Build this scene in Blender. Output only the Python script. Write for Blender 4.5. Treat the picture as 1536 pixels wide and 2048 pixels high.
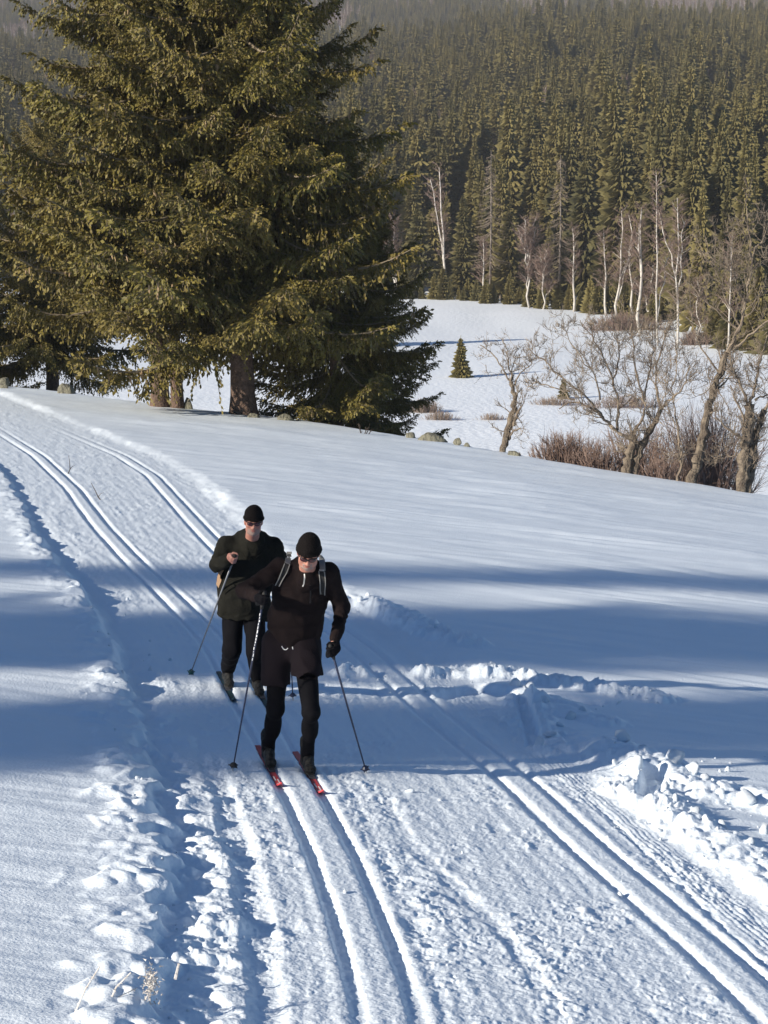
import bpy, bmesh, math, random
import numpy as np
from mathutils import Vector, Matrix
R = math.radians
S = bpy.context.scene
for o in list(bpy.data.objects): bpy.data.objects.remove(o)

# ------------------------------------------------------------------ camera
F = 4383.0                              # focal length in photo pixels (photo 1536 x 2048)
PITCH = math.atan(724 / F)
cd = bpy.data.cameras.new('camera'); cam = bpy.data.objects.new('camera', cd)
S.collection.objects.link(cam); S.camera = cam
cam.location = (0, 0, 0); cam.rotation_euler = (math.pi / 2 - PITCH, 0, 0)
cd.sensor_fit = 'VERTICAL'; cd.sensor_height = 36; cd.lens = F / 2048 * 36
cd.clip_start = 0.1; cd.clip_end = 6000
# ------------------------------------------------------------------ light
SUN_EL = 21.5
SUN_DIR = np.array([0.866, 0.5])        # where the light travels, horizontally
w = bpy.data.worlds.new('World'); S.world = w; w.use_nodes = True
nt = w.node_tree
sky = nt.nodes.new('ShaderNodeTexSky'); sky.sky_type = 'NISHITA'; sky.sun_disc = False
sky.sun_elevation = R(SUN_EL)
sky.sun_rotation = math.atan2(-SUN_DIR[0], -SUN_DIR[1])
sky.air_density = 1.0; sky.dust_density = 0.0; sky.ozone_density = 3.0; sky.altitude = 900
bg = nt.nodes['Background']; bg.inputs['Strength'].default_value = 0.058
tint = nt.nodes.new('ShaderNodeMix'); tint.data_type = 'RGBA'; tint.blend_type = 'MULTIPLY'; tint.inputs['Factor'].default_value = 1; tint.inputs['B'].default_value = (.74, .99, 1.16, 1)   # tint put into the sky colour alone, turns the shade bluer
nt.links.new(sky.outputs[0], tint.inputs['A']); nt.links.new(tint.outputs['Result'], bg.inputs[0])
sd = bpy.data.lights.new('sun', 'SUN'); sun = bpy.data.objects.new('sun', sd)
S.collection.objects.link(sun)
sd.energy = 5.0; sd.angle = R(0.8); sd.color = (1.0, 0.91, 0.77)
ce = math.cos(R(SUN_EL)); SUNV = Vector((SUN_DIR[0] * ce, SUN_DIR[1] * ce, -math.sin(R(SUN_EL))))
sun.rotation_euler = SUNV.to_track_quat('-Z', 'Y').to_euler(); sun.location = (-60, -30, 60)
vs = S.view_settings
S.display_settings.display_device = 'sRGB'
vs.view_transform = 'Standard'; vs.look = 'None'; vs.gamma = 1; vs.use_curve_mapping = False
vs.exposure = 0.62
HAZE = 0.00019
S.cycles.max_bounces = 6; S.cycles.diffuse_bounces = 3; S.cycles.volume_bounces = 0
S.cycles.transparent_max_bounces = 4

# ------------------------------------------------------------------ numeric helpers
cp, sp_ = math.cos(PITCH), math.sin(PITCH)
def ray(px, py):
    a = (px - 768) / F; b = -(py - 1024) / F
    y = cp + b * sp_; z = -sp_ + b * cp
    return a / y, z / y
def P(px, py, D):
    rx, rz = ray(px, py); return np.array([rx * D, D, rz * D])
_perm = {}
def perlin(x, y, seed=0):
    if seed not in _perm:
        r = np.random.RandomState(seed); p = r.permutation(512); a = r.rand(512) * 2 * np.pi
        _perm[seed] = (p, np.cos(a).astype(np.float32), np.sin(a).astype(np.float32))
    p, gx, gy = _perm[seed]
    x = np.asarray(x, np.float64); y = np.asarray(y, np.float64)
    xi = np.floor(x).astype(np.int64); yi = np.floor(y).astype(np.int64)
    xf = x - xi; yf = y - yi
    u = xf * xf * xf * (xf * (xf * 6 - 15) + 10); v = yf * yf * yf * (yf * (yf * 6 - 15) + 10)
    def g(ix, iy, dx, dy):
        h = p[(p[ix & 511] + iy) & 511]; return gx[h] * dx + gy[h] * dy
    a = g(xi, yi, xf, yf); b = g(xi + 1, yi, xf - 1, yf)
    c = g(xi, yi + 1, xf, yf - 1); d = g(xi + 1, yi + 1, xf - 1, yf - 1)
    return (a + (b - a) * u) * (1 - v) + (c + (d - c) * u) * v
def noise3(p, s, seed=0):
    x, y, z = p[..., 0] * s, p[..., 1] * s, p[..., 2] * s
    return (perlin(x + z * .37, y + z * .61, seed) + perlin(y + 7 + x * .41, z + 3 - x * .3, seed + 1) + perlin(z + 13 - y * .35, x + 5 + y * .5, seed + 2)) / 1.7
def sstep(a, b, x):
    t = np.clip((x - a) / (b - a), 0, 1); return t * t * (3 - 2 * t)
def smax(a, b, k):
    h = np.maximum(k - np.abs(a - b), 0) / k; return np.maximum(a, b) + h * h * k / 4

# ------------------------------------------------------------------ terrain shape
CF = [-3.10310989, -0.83189292, -4.78802071, -0.03107842, -0.21909969, 1.42096949, -0.28591859, 0.00621945, 0.05004973]
CRX = [-60, -25, -13.4, -10.8, -7.2, -4.5, -2.9, 1.2, 3.3, 6.4, 9.4, 15, 40]
CRY = [84, 79, 76, 74, 70, 68.3, 67.5, 64, 61.5, 58.5, 56, 52, 46]
VALLEY = -20.0
def crest(x): return np.interp(x, CRX, CRY)
EDGE_X, EDGE_Y = [-600, -55, -19, 5.5, 11.9, 18, 26.4, 33, 34.4, 38, 600], [345, 325, 308, 296, 288, 281, 267, 251, 226, 217, 200]
def forest_edge(x): return np.interp(x, EDGE_X, EDGE_Y)
def base_near(x, y):
    X = np.clip(x, -50, 45) / 10; Y = np.clip(y, -18, 95) / 40
    c = CF
    return c[0] + c[1]*X + c[2]*Y + c[3]*X*Y + c[4]*X*X + c[5]*Y*Y + c[6]*Y**3 + c[7]*X*Y*Y + c[8]*X*X*Y
def ground(x, y):
    x = np.asarray(x, float); y = np.asarray(y, float)
    z = base_near(x, y)
    d = y - crest(x)
    dd = np.maximum(d, 0)
    z = z - 0.33 * (np.sqrt(dd * dd + 2.0) - 1.414)
    v = VALLEY + 0.35 * perlin(x / 23, y / 41, 3) + 0.12 * perlin(x / 5, y / 9, 4) * sstep(100, 60, np.abs(x))
    fe = forest_edge(x)
    s = np.maximum(y - fe - 15, 0)
    v = v + 0.088 * (np.sqrt(s * s + 900) - 30) * (1 - 0) + 4.0 * perlin(x / 150, y / 160, 5) * sstep(0, 200, s)
    far = np.maximum(y - 1020, 0)
    v = v + 0.075 * (np.sqrt(far * far + 1e4) - 100) - 0.045 * 300 * sstep(930, 1100, y)
    return np.where(y < 40, z, smax(z, v, 3.0))
def G(px, py, d0=9.0, d1=90.0):
    """first hit of the photo ray with the ground"""
    rx, rz = ray(px, py); D = np.linspace(d0, d1, 6000)
    h = rz * D - ground(rx * D, D)
    i = np.argmax(h < 0)
    if not (h < 0).any(): i = len(D) - 1
    d = D[i]; return np.array([rx * d, d, float(ground(rx * d, d))])
def Gv(px, py): return G(px, py, 95.0, 700.0)

def path(pts):
    q = np.array([G(*p)[:2] for p in pts]); q = q[np.argsort(q[:, 1])]
    yy = np.linspace(q[0, 1], q[-1, 1], 900); xx = np.interp(yy, q[:, 1], q[:, 0])
    n = 45; k = np.hanning(n); k /= k.sum()
    xp = np.pad(xx, n // 2, mode='reflect', reflect_type='odd')
    xx = np.convolve(xp, k, 'valid')
    return yy, xx
PL = path([(10,865),(75,905),(145,970),(198,1040),(258,1105),(322,1165),(390,1230),(440,1285),(500,1390),(592,1545),(622,1600),(668,1690),(712,1800),(742,1890),(768,1960),(785,2048)])
PR = path([(170,876),(240,905),(305,945),(355,1000),(415,1065),(480,1128),(560,1180),(700,1268),(810,1362),(895,1438),(980,1502),(1042,1552),(1110,1615),(1190,1690),(1270,1755),(1360,1830),(1470,1925),(1600,2048)])
def off(pth, x, y):
    yy, xx = pth
    xc = np.interp(y, yy, xx)
    lo = y < yy[0]; hi = y > yy[-1]
    s0 = (xx[30] - xx[0]) / (yy[30] - yy[0]); s1 = (xx[-1] - xx[-31]) / (yy[-1] - yy[-31])
    xc = np.where(lo, xx[0] + (y - yy[0]) * s0, xc); xc = np.where(hi, xx[-1] + (y - yy[-1]) * s1, xc)
    sl = np.interp(y, yy, np.gradient(xx, yy))
    return (x - xc) / np.sqrt(1 + sl * sl)
def track_at(y, pth=PL):
    return float(np.interp(y, *pth)), float(np.interp(y, pth[0], np.gradient(pth[1], pth[0])))
GAP = 0.15
RUT1 = path([(760,1570),(800,1640),(860,1710),(930,1770),(1000,1840),(1060,1910),(1100,1980),(1125,2046)])
RUT2 = path([(1130,1530),(1180,1580),(1250,1650),(1330,1725),(1430,1820),(1545,1925)])
RUT3 = path([(700,1560),(745,1640),(785,1720),(820,1790),(850,1870),(875,1960),(900,2046)])
def grooves(o, y, x, seed, amp):
    z = np.zeros_like(o)
    fr = 0.014 * perlin(x * 22, y * 14, seed) + 0.009 * perlin(x * 70, y * 50, seed + 1) + .012 * perlin(x * 3, y * 2.2, seed + 2)
    amp = amp * (.72 + .5 * perlin(x * .8, y * .7, seed + 3)) * (.45 + .55 * sstep(10.4, 12.0, y))
    for s in (-1, 1):
        d = np.abs(o - s * GAP) + fr
        z -= amp * (1 - sstep(0.018, 0.062, d))
        z += 0.006 * np.exp(-((np.abs(o - s * GAP) - 0.085) / 0.035) ** 2)
    z += 0.007 * np.exp(-(o / 0.07) ** 2) + .0035 * perlin(x * 24, y * 17, seed + 4) + .002 * perlin(x * 60, y * 45, seed + 5)
    return z
RIDGES = [  # (photo pixel polyline on the snow, width m, height m)
    ([(690,1195),(740,1208),(800,1235),(870,1268),(945,1290)], .30, .16),
    ([(690,1335),(800,1340),(900,1338),(960,1345),(1040,1352),(1130,1368),(1220,1382),(1325,1398)], .22, .17),
    ([(1040,1400),(1060,1440),(1090,1475),(1110,1492)], .28, .13),
    ([(1090,1400),(1150,1430),(1210,1445)], .30, .09),
    ([(1235,1505),(1290,1530),(1340,1560),(1420,1585),(1500,1600),(1600,1620)], .42, .15),
    ([(1290,1580),(1370,1640),(1450,1690),(1540,1750),(1600,1790)], .36, .10),
    ([(1230,1560),(1300,1600),(1380,1650)], .25, .09)]
TRENCH = [([(640,1362),(760,1372),(880,1378),(960,1365),(1010,1378),(1100,1392),(1180,1402)], .20, .10),
          ([(1045,1400),(1058,1440),(1070,1480)], .10, .09),
          ([(1310,1545),(1300,1590)], .13, .14)]
def seg_field(pts, x, y, wid):
    q = [G(*p)[:2] for p in pts]; best = np.full(x.shape, 9.0)
    for a, b in zip(q[:-1], q[1:]):
        ab = b - a; t = np.clip(((x - a[0]) * ab[0] + (y - a[1]) * ab[1]) / (ab @ ab), 0, 1)
        best = np.minimum(best, np.hypot(x - a[0] - t * ab[0], (y - a[1] - t * ab[1]) * .8))
    return best
def billow(x, y, s, seed): return np.abs(perlin(x * s, y * s, seed)) * 2
def snow_detail(x, y):
    ol = off(PL, x, y); orr = off(PR, x, y)
    n1 = perlin(x * 2.1, y * 1.3, 11); n2 = perlin(x * 5.3, y * 3.9, 12); n3 = perlin(x * 13, y * 10, 13)
    far = sstep(45, 25, y)
    near = sstep(26, 13, y)
    le = ol + 1.12 + .13 * n1 + .30 * n2 * near + .05 * n3 * near
    re = orr - (.80 + .14 * n1 + .08 * n2)
    edge_off = sstep(62, 50, y)
    inside = sstep(-.10, .03, le) * (1 - sstep(-.12, .40, re))
    # untouched field: wind ripples lying across the slope
    yy = y + 0.22 * x
    ss = np.sqrt(16.0 / np.clip(y, 8, 90))
    rip = .026 * perlin(x * .35, yy * 1.1, 21) + .016 * perlin(x * .8, yy * 3.4, 22) + .007 * perlin(x * 1.5, yy * 9, 28) + .036 * (1 - np.abs(perlin(x * .30, yy * 2.0, 25)) * 2.6) * sstep(-.05, .3, perlin(x * .17, yy * .4, 26)) * sstep(15, 30, y) + .030 * perlin(x * .22, yy * .45, 23) + .05 * perlin(x * .1, yy * .16, 24)
    rip = rip + .0035 * perlin(x * 9, y * 9, 27) * near
    # packed trail surface: flakes and crumbs, calmer in the middle lane
    t = (ol + 1.1) / np.maximum(ol - orr + 1.9, .1)
    calm = .34 + .85 * sstep(-.10, .30, perlin(x * 1.3 + 3, y * .55, 31) + .5 * perlin(x * 3.1, y * 1.5, 38) + .12 * np.exp(-((ol + .45) / .3) ** 2) + .16 * np.exp(-((ol - .5) / .25) ** 2))
    chunk = sstep(.0, .36, perlin(x * 7.5, y * 6.0, 32)) * .017 + sstep(.02, .26, perlin(x * 17 + 2 * n3, y * 14, 33)) * .011 + .012 * n3 * .6 + .007 * perlin(x * 37, y * 28, 34) + .006 * np.abs(perlin(x * 52, y * 40, 39))
    corr = .004 * np.sin(2 * np.pi * (orr + .02 * n2) / .045) * sstep(.30, .42, orr) * sstep(.75, .55, orr) * far
    streak = .008 * perlin(ol * 11, y * .8, 35)
    big = .022 * perlin(x * 3.2, y * 2.4, 36)
    trail = -.065 + .62 * (chunk * calm * (.55 + .45 * near) + big * calm) + corr + streak
    # a smooth old groove left of the tracks and the gully under the bank
    og = np.abs(ol + .62 + .03 * n1); trail -= .028 * (1 - sstep(.04, .13, og)) * sstep(19, 15, y)
    gl = np.abs(le - .12); trail -= .028 * np.exp(-(gl / .10) ** 2) * far
    for rt, wd_, dp_ in ((RUT1, .06, .011), (RUT2, .03, .014), (RUT3, .03, .004)):
        ro = off(rt, x, y) + .035 * n3 + .03 * n2; trail -= dp_ * (1 - sstep(wd_ * .4, wd_ * 1.4, np.abs(ro))) * sstep(17.2, 15.5, y); trail += dp_ * .12 * np.exp(-((ro - wd_ * 2) / .06) ** 2) * sstep(17.2, 15.5, y)
    trail += np.exp(-((le - .22) / .20) ** 2) * near * (.060 * sstep(.02, .40, perlin(x * 2.3 + 5, y * 1.7, 56)) + .018 * billow(x, y, 6.5, 57))
    # foot holes between the lanes
    fh = sstep(.28, .5, perlin(x * 3.0 + 9, y * 2.0, 37)); trail -= .016 * fh * near
    track = grooves(ol, y, x, 41, .036) * edge_off
    track2 = grooves(orr, y, x, 43, .032) * edge_off
    on1 = 1 - sstep(.19, .30, np.abs(ol)); on2 = 1 - sstep(.19, .30, np.abs(orr))
    on = np.maximum(on1, on2)
    trail = trail * (1 - on) + (-.062 + .004 * n3) * on + track + track2
    # lumpy left bank
    bank = np.exp(-((le + .22) / .22) ** 2)
    lump = bank * (.068 * np.minimum(billow(x + .3 * n2, y * .8, 2.0, 51), .7) + .034 * billow(x, y, 5.0, 52) * sstep(-.2, .3, n1) + .006 * perlin(x * 15, y * 12, 53)) * (.35 + .65 * far) * np.where(le < .1, 1, 0)
    step = .09 * sstep(.03, -.25, le) - .09
    field = rip + step * 0 + lump
    bankr = np.exp(-((re - .15) / .25) ** 2) * (.03 * billow(x, y, 3.5, 55) + .012 * n3)
    z = field * (1 - inside) + trail * inside + bankr * (1 - inside) * far
    near_mask = y < 40
    xs, ys = x[near_mask], y[near_mask]; add = np.zeros(xs.shape)
    for pts, wd, hh in RIDGES:
        d = seg_field(pts, xs, ys, wd) + .09 * perlin(xs * 4, ys * 3, 61) + .09 * perlin(xs * 9, ys * 7, 62) + .04 * perlin(xs * 19, ys * 15, 68)
        m = 1 - sstep(wd * .25, wd, d)
        add += m * hh * (.28 + .42 * np.minimum(billow(xs, ys, 3.4, 63), .6) + .30 * np.minimum(billow(xs + .1 * perlin(xs * 5, ys * 5, 67), ys * .9, 8.5, 64), .55) + .07 * perlin(xs * 21, ys * 17, 65))
    for pts, wd, hh in TRENCH:
        d = seg_field(pts, xs, ys, wd) + .03 * perlin(xs * 6, ys * 5, 66)
        add -= hh * (1 - sstep(wd * .4, wd, d))
    ontr = np.maximum(1 - sstep(.2, .34, np.abs(ol[near_mask])), 1 - sstep(.2, .34, np.abs(orr[near_mask])))
    z[near_mask] += add * (1 - ontr)
    return z

# ------------------------------------------------------------------ mesh helpers
COL = S.collection
def mesh_np(name, v, quads=None, tris=None, mats=(), mat_idx=None, smooth=False):
    me = bpy.data.meshes.new(name)
    v = np.asarray(v, np.float32).reshape(-1, 3)
    loops, starts, tot = [], [], 0
    if quads is not None and len(quads):
        q = np.asarray(quads, np.int32).reshape(-1, 4); loops.append(q.ravel()); starts.append(np.arange(len(q)) * 4); tot = q.size
    if tris is not None and len(tris):
        t = np.asarray(tris, np.int32).reshape(-1, 3); loops.append(t.ravel()); starts.append(tot + np.arange(len(t)) * 3)
    loops = np.concatenate(loops); starts = np.concatenate(starts).astype(np.int32)
    me.vertices.add(len(v)); me.vertices.foreach_set('co', v.ravel())
    me.loops.add(len(loops)); me.loops.foreach_set('vertex_index', loops.astype(np.int32))
    me.polygons.add(len(starts)); me.polygons.foreach_set('loop_start', starts)
    for m in mats: me.materials.append(m)
    if mat_idx is not None: me.polygons.foreach_set('material_index', np.asarray(mat_idx, np.int32))
    me.polygons.foreach_set('use_smooth', np.full(len(starts), smooth))
    me.update(calc_edges=True); me.validate()
    return me
def link(name, me, parent=None, loc=None):
    o = bpy.data.objects.new(name, me); COL.objects.link(o)
    if parent: o.parent = parent
    if loc is not None: o.location = loc
    return o
def tag(o, label=None, cat=None, group=None, kind=None):
    if label: o['label'] = label
    if cat: o['category'] = cat
    if group: o['group'] = group
    if kind: o['kind'] = kind
    return o
def empty(name, loc, label=None, cat=None, group=None):
    o = bpy.data.objects.new(name, None); COL.objects.link(o); o.location = loc; o.empty_display_size = .2
    return tag(o, label, cat, group)
def dup(root, loc, rz=0, scale=1, label=None, group=None):
    r = root.copy(); COL.objects.link(r); r.location = loc; r.rotation_euler = (0, 0, rz)
    r.scale = (scale,) * 3 if np.isscalar(scale) else scale
    if label: r['label'] = label
    if group: r['group'] = group
    for ch in list(root.children):
        c = ch.copy(); COL.objects.link(c); c.parent = r
    return r
class MB:
    """collects tubes, leaves and boxes; build() links them as one mesh"""
    def __init__(s): s.v = []; s.q = []; s.t = []; s.qm = []; s.tm = []; s.n = 0
    def add(s, v, q=None, t=None, m=0):
        v = np.asarray(v, float).reshape(-1, 3)
        if q is not None and len(q): q = np.asarray(q).reshape(-1, 4) + s.n; s.q.append(q); s.qm.append(np.full(len(q), m))
        if t is not None and len(t): t = np.asarray(t).reshape(-1, 3) + s.n; s.t.append(t); s.tm.append(np.full(len(t), m))
        s.v.append(v); s.n += len(v)
    def tube(s, pts, rad, sides=6, m=0, cap=True, furrow=0):
        pts = np.asarray(pts, float); n = len(pts); rad = np.broadcast_to(rad, (n,))
        tg = np.gradient(pts, axis=0); tg /= np.linalg.norm(tg, axis=1)[:, None] + 1e-9
        up = np.array([0, 0, 1.]) if abs(tg[0][2]) < .9 else np.array([1., 0, 0])
        a = np.cross(tg, up); a /= np.linalg.norm(a, axis=1)[:, None] + 1e-9; b = np.cross(tg, a)
        th = np.arange(sides) / sides * 2 * np.pi
        v = pts[:, None] + rad[:, None, None] * (np.cos(th)[None, :, None] * a[:, None] + np.sin(th)[None, :, None] * b[:, None])
        if furrow:
            fu = 1 + furrow * (np.sin(th * 3 + 1.7)[None] * .6 + np.sin(th * 7 + .35 * np.arange(n)[:, None]) + .6 * np.sin(th * 11 - .8 * np.arange(n)[:, None]))
            v = pts[:, None] + (v - pts[:, None]) * fu[..., None]
        i = np.arange(n - 1)[:, None] * sides; j = np.arange(sides)[None]; k = (j + 1) % sides
        q = np.stack([i + j, i + k, i + sides + k, i + sides + j], -1).reshape(-1, 4)
        vv = v.reshape(-1, 3); t = []
        if cap:
            c0, c1 = len(vv), len(vv) + 1; vv = np.vstack([vv, pts[:1], pts[-1:]])
            for jj in range(sides):
                kk = (jj + 1) % sides; t += [(c0, kk, jj), (c1, (n - 1) * sides + jj, (n - 1) * sides + kk)]
        s.add(vv, q, t, m)
    def ribbon(s, pts, nrm, w, th, m=0):
        """a strap: flat box section along pts, nrm = outward normals"""
        pts = np.asarray(pts, float); nrm = np.asarray(nrm, float); n = len(pts); w = np.broadcast_to(w, (n,))[:, None]
        tg = np.gradient(pts, axis=0); tg /= np.linalg.norm(tg, axis=1)[:, None]
        sd_ = np.cross(tg, nrm); sd_ /= np.linalg.norm(sd_, axis=1)[:, None] + 1e-9
        o = np.cross(sd_, tg)
        v = np.stack([pts - sd_ * w / 2, pts + sd_ * w / 2, pts + sd_ * w / 2 + o * th, pts - sd_ * w / 2 + o * th], 1).reshape(-1, 3)
        q = []
        for i in range(n - 1):
            for j in range(4): q.append((i * 4 + j, i * 4 + (j + 1) % 4, i * 4 + 4 + (j + 1) % 4, i * 4 + 4 + j))
        q += [(3, 2, 1, 0), (n * 4 - 4, n * 4 - 3, n * 4 - 2, n * 4 - 1)]
        s.add(v, q, m=m)
    def mesh(s, name, mats, smooth=False):
        v = np.concatenate(s.v); q = np.concatenate(s.q) if s.q else None; t = np.concatenate(s.t) if s.t else None
        mi = np.concatenate(([np.concatenate(s.qm)] if s.q else []) + ([np.concatenate(s.tm)] if s.t else []))
        return mesh_np(name, v, q, t, mats, mi, smooth)
    def build(s, name, mats, parent=None, loc=None, smooth=False):
        if not isinstance(mats, (list, tuple)): mats = [mats]
        if loc is not None:
            s.v = [v - np.asarray(loc) for v in s.v]
        return link(name, s.mesh(name, mats, smooth), parent, None if parent else loc)

# ------------------------------------------------------------------ materials
def mat(name, col, rough=.8, var=None, vscale=8, bump=0, bscale=60, spec=.3, sheen=0, rnd=None, sss=0, metal=0):
    m = bpy.data.materials.new(name); m.use_nodes = True; n = m.node_tree; L = n.links
    b = n.nodes['Principled BSDF']; b.inputs['Roughness'].default_value = rough
    b.inputs['Specular IOR Level'].default_value = spec; b.inputs['Metallic'].default_value = metal
    b.inputs['Base Color'].default_value = (*col, 1)
    if sss: b.inputs['Subsurface Weight'].default_value = sss; b.inputs['Subsurface Radius'].default_value = (.01, .004, .002); b.inputs['Subsurface Scale'].default_value = .5
    if sheen: b.inputs['Sheen Weight'].default_value = sheen
    tc = n.nodes.new('ShaderNodeTexCoord'); src = None
    if var:
        tx = n.nodes.new('ShaderNodeTexNoise'); tx.inputs['Scale'].default_value = vscale; tx.inputs['Detail'].default_value = 5
        L.new(tc.outputs['Object'], tx.inputs['Vector'])
        rp = n.nodes.new('ShaderNodeValToRGB'); rp.color_ramp.elements[0].position = .33; rp.color_ramp.elements[1].position = .67
        rp.color_ramp.elements[0].color = (*col, 1); rp.color_ramp.elements[1].color = (*var, 1)
        L.new(tx.outputs['Fac'], rp.inputs['Fac']); src = rp.outputs['Color']
    if rnd:
        oi = n.nodes.new('ShaderNodeObjectInfo'); mx = n.nodes.new('ShaderNodeMix'); mx.data_type = 'RGBA'
        L.new(oi.outputs['Random'], mx.inputs['Factor'])
        if src: L.new(src, mx.inputs['A'])
        else: mx.inputs['A'].default_value = (*col, 1)
        mx.inputs['B'].default_value = (*rnd, 1); src = mx.outputs['Result']
    if src: L.new(src, b.inputs['Base Color'])
    if bump:
        tx = n.nodes.new('ShaderNodeTexNoise'); tx.inputs['Scale'].default_value = bscale; tx.inputs['Detail'].default_value = 4
        L.new(tc.outputs['Object'], tx.inputs['Vector'])
        bp = n.nodes.new('ShaderNodeBump'); bp.inputs['Strength'].default_value = bump; bp.inputs['Distance'].default_value = 1.0 / bscale
        L.new(tx.outputs['Fac'], bp.inputs['Height']); L.new(bp.outputs['Normal'], b.inputs['Normal'])
    return m
M = {}
M['snow'] = mat('snow', (.80, .87, .94), .55, var=(.77, .845, .92), vscale=1.7, bump=.35, bscale=42, spec=.35)
M['valley'] = mat('valley_snow', (.86, .90, .945), .6, var=(.82, .865, .91), vscale=.12, bump=.2, bscale=2)
M['chunk'] = mat('snow_chunk', (.81, .88, .95), .55, bump=.6, bscale=45)
M['needle'] = mat('spruce_needles', (.178, .145, .027), .6, var=(.080, .074, .019), vscale=1.3, rnd=(.150, .116, .027), spec=.25)
M['wood'] = mat('spruce_twig_wood', (.16, .12, .08), .85, var=(.24, .20, .14), vscale=5)
M['cone'] = mat('spruce_cone', (.30, .21, .12), .8)
M['bark'] = mat('spruce_bark', (.075, .050, .038), .9, var=(.16, .105, .078), vscale=7, bump=1.0, bscale=14)
M['forest'] = mat('forest_spruce_foliage', (.135, .115, .044), .75, var=(.075, .072, .036), vscale=.5, rnd=(.20, .165, .062), spec=.15)
M['forest_bark'] = mat('forest_trunk_bark', (.16, .13, .11), .9, var=(.22, .19, .16), vscale=2)
M['birch'] = mat('birch_bark', (.62, .58, .52), .8, var=(.40, .36, .32), vscale=1.5)
M['birch_twig'] = mat('birch_twigs', (.17, .115, .092), .85, rnd=(.22, .155, .125))
M['grey_bark'] = mat('weathered_bark', (.09, .07, .055), .9, var=(.22, .18, .135), vscale=6, bump=1.0, bscale=18)
M['grey_twig'] = mat('bare_twigs', (.13, .10, .078), .88, var=(.28, .225, .165), vscale=3)
M['bush'] = mat('red_brown_twigs', (.19, .13, .105), .88, var=(.27, .195, .16), vscale=2)
M['grass'] = mat('dry_grass', (.33, .26, .20), .9, var=(.22, .16, .13), vscale=2)
M['rock'] = mat('lichen_rock', (.13, .125, .10), .9, var=(.22, .21, .155), vscale=5, bump=.9, bscale=12)
M['black_cloth'] = mat('black_stretch_cloth', (.0045, .0045, .006), .85, var=(.006, .006, .008), vscale=20, bump=.3, bscale=90, spec=.06)
M['dark_fleece'] = mat('dark_brown_fleece', (.0105, .0075, .0080), .92, var=(.015, .0105, .0105), vscale=14, bump=.5, bscale=120, spec=.06)
M['shorts'] = mat('dark_shorts_cloth', (.0115, .0088, .0112), .9, bump=.3, bscale=70, spec=.06)
M['olive'] = mat('olive_black_shell', (.0105, .0105, .0088), .85, var=(.016, .0155, .0125), vscale=9, bump=.4, bscale=60, spec=.06)
M['knit'] = mat('black_knit', (.009, .0075, .0075), .95, bump=.9, bscale=110, spec=.06)
M['skin'] = mat('skin', (.47, .24, .18), .5, var=(.38, .165, .125), vscale=22, spec=.4, sss=.15)
M['beard'] = mat('grey_beard', (.36, .22, .175), .9, var=(.30, .235, .21), vscale=60, bump=.6, bscale=160)
M['lip'] = mat('lip_skin', (.27, .085, .075), .5)
M['lens'] = mat('dark_red_lens', (.035, .004, .004), .08, spec=.8)
M['frame'] = mat('black_frame', (.012, .01, .01), .35)
M['strap_grey'] = mat('grey_strap', (.22, .215, .205), .8, bump=.4, bscale=150)
M['strap_black'] = mat('black_strap', (.015, .015, .016), .7)
M['pack'] = mat('dark_pack_cloth', (.03, .03, .032), .8, bump=.3, bscale=90)
M['boot'] = mat('black_boot', (.008, .008, .009), .6, var=(.035, .035, .033), vscale=28, bump=.8, bscale=60, spec=.12)
M['sole'] = mat('boot_sole', (.02, .02, .02), .8)
M['ski_red'] = mat('red_ski', (.52, .035, .04), .35, var=(.60, .07, .07), vscale=9, spec=.5)
M['ski_white'] = mat('white_ski_print', (.75, .72, .70), .4)
M['ski_dark'] = mat('dark_teal_ski', (.02, .05, .055), .4)
M['binding'] = mat('binding_plastic', (.05, .05, .055), .5)
M['pole_blue'] = mat('dark_blue_pole', (.018, .024, .055), .35, spec=.5)
M['pole_grey'] = mat('grey_pole', (.20, .21, .23), .35, metal=.4)
M['grip'] = mat('cork_black_grip', (.02, .02, .02), .7)
M['white_print'] = mat('white_print', (.75, .75, .75), .5)
M['teal'] = mat('teal_basket', (.01, .06, .06), .5)
M['tan'] = mat('tan_pouch_cloth', (.28, .18, .11), .85, bump=.3, bscale=80)
M['metal'] = mat('zip_metal', (.45, .44, .42), .35, metal=.7)
M['frost'] = mat('frosted_stem', (.50, .44, .38), .85, var=(.72, .70, .68), vscale=30)
M['twig_dark'] = mat('fallen_twig', (.06, .045, .035), .9)

# ------------------------------------------------------------------ ground
tx = np.concatenate([np.linspace(-.36, -.192, 42)[:-1], np.linspace(-.192, .192, 660), np.linspace(.192, .36, 42)[1:]])
yv = np.linspace(8.3 ** -.62, 82 ** -.62, 980) ** (-1 / .62)
TXg, YG = np.meshgrid(tx, yv, indexing='ij'); XG = TXg * YG
ZG = ground(XG, YG) + snow_detail(XG, YG) * sstep(6, 0, YG - crest(XG) )
def grid_mesh(name, X, Y, Z, m):
    n, k = X.shape; i = np.arange(n * k).reshape(n, k)
    q = np.stack([i[:-1, :-1], i[1:, :-1], i[1:, 1:], i[:-1, 1:]], -1).reshape(-1, 4)
    return mesh_np(name, np.stack([X, Y, Z], -1).reshape(-1, 3), q, None, [m], None, True)
near = tag(link('snow_slope', grid_mesh('snow_slope', XG, YG, ZG, M['snow'])), kind='structure')
def snow_z(x, y):
    x = np.atleast_1d(np.asarray(x, float)); y = np.atleast_1d(np.asarray(y, float))
    return float((ground(x, y) + snow_detail(x, y) * sstep(6, 0, y - crest(x)))[0])
xs = np.sinh(np.linspace(-4.2, 4.2, 171)) / math.sinh(4.2) * 640
ys = np.concatenate([np.linspace(-55, 40, 30), np.linspace(43, 130, 45), np.linspace(134, 420, 60), np.linspace(430, 2300, 70)])
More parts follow.
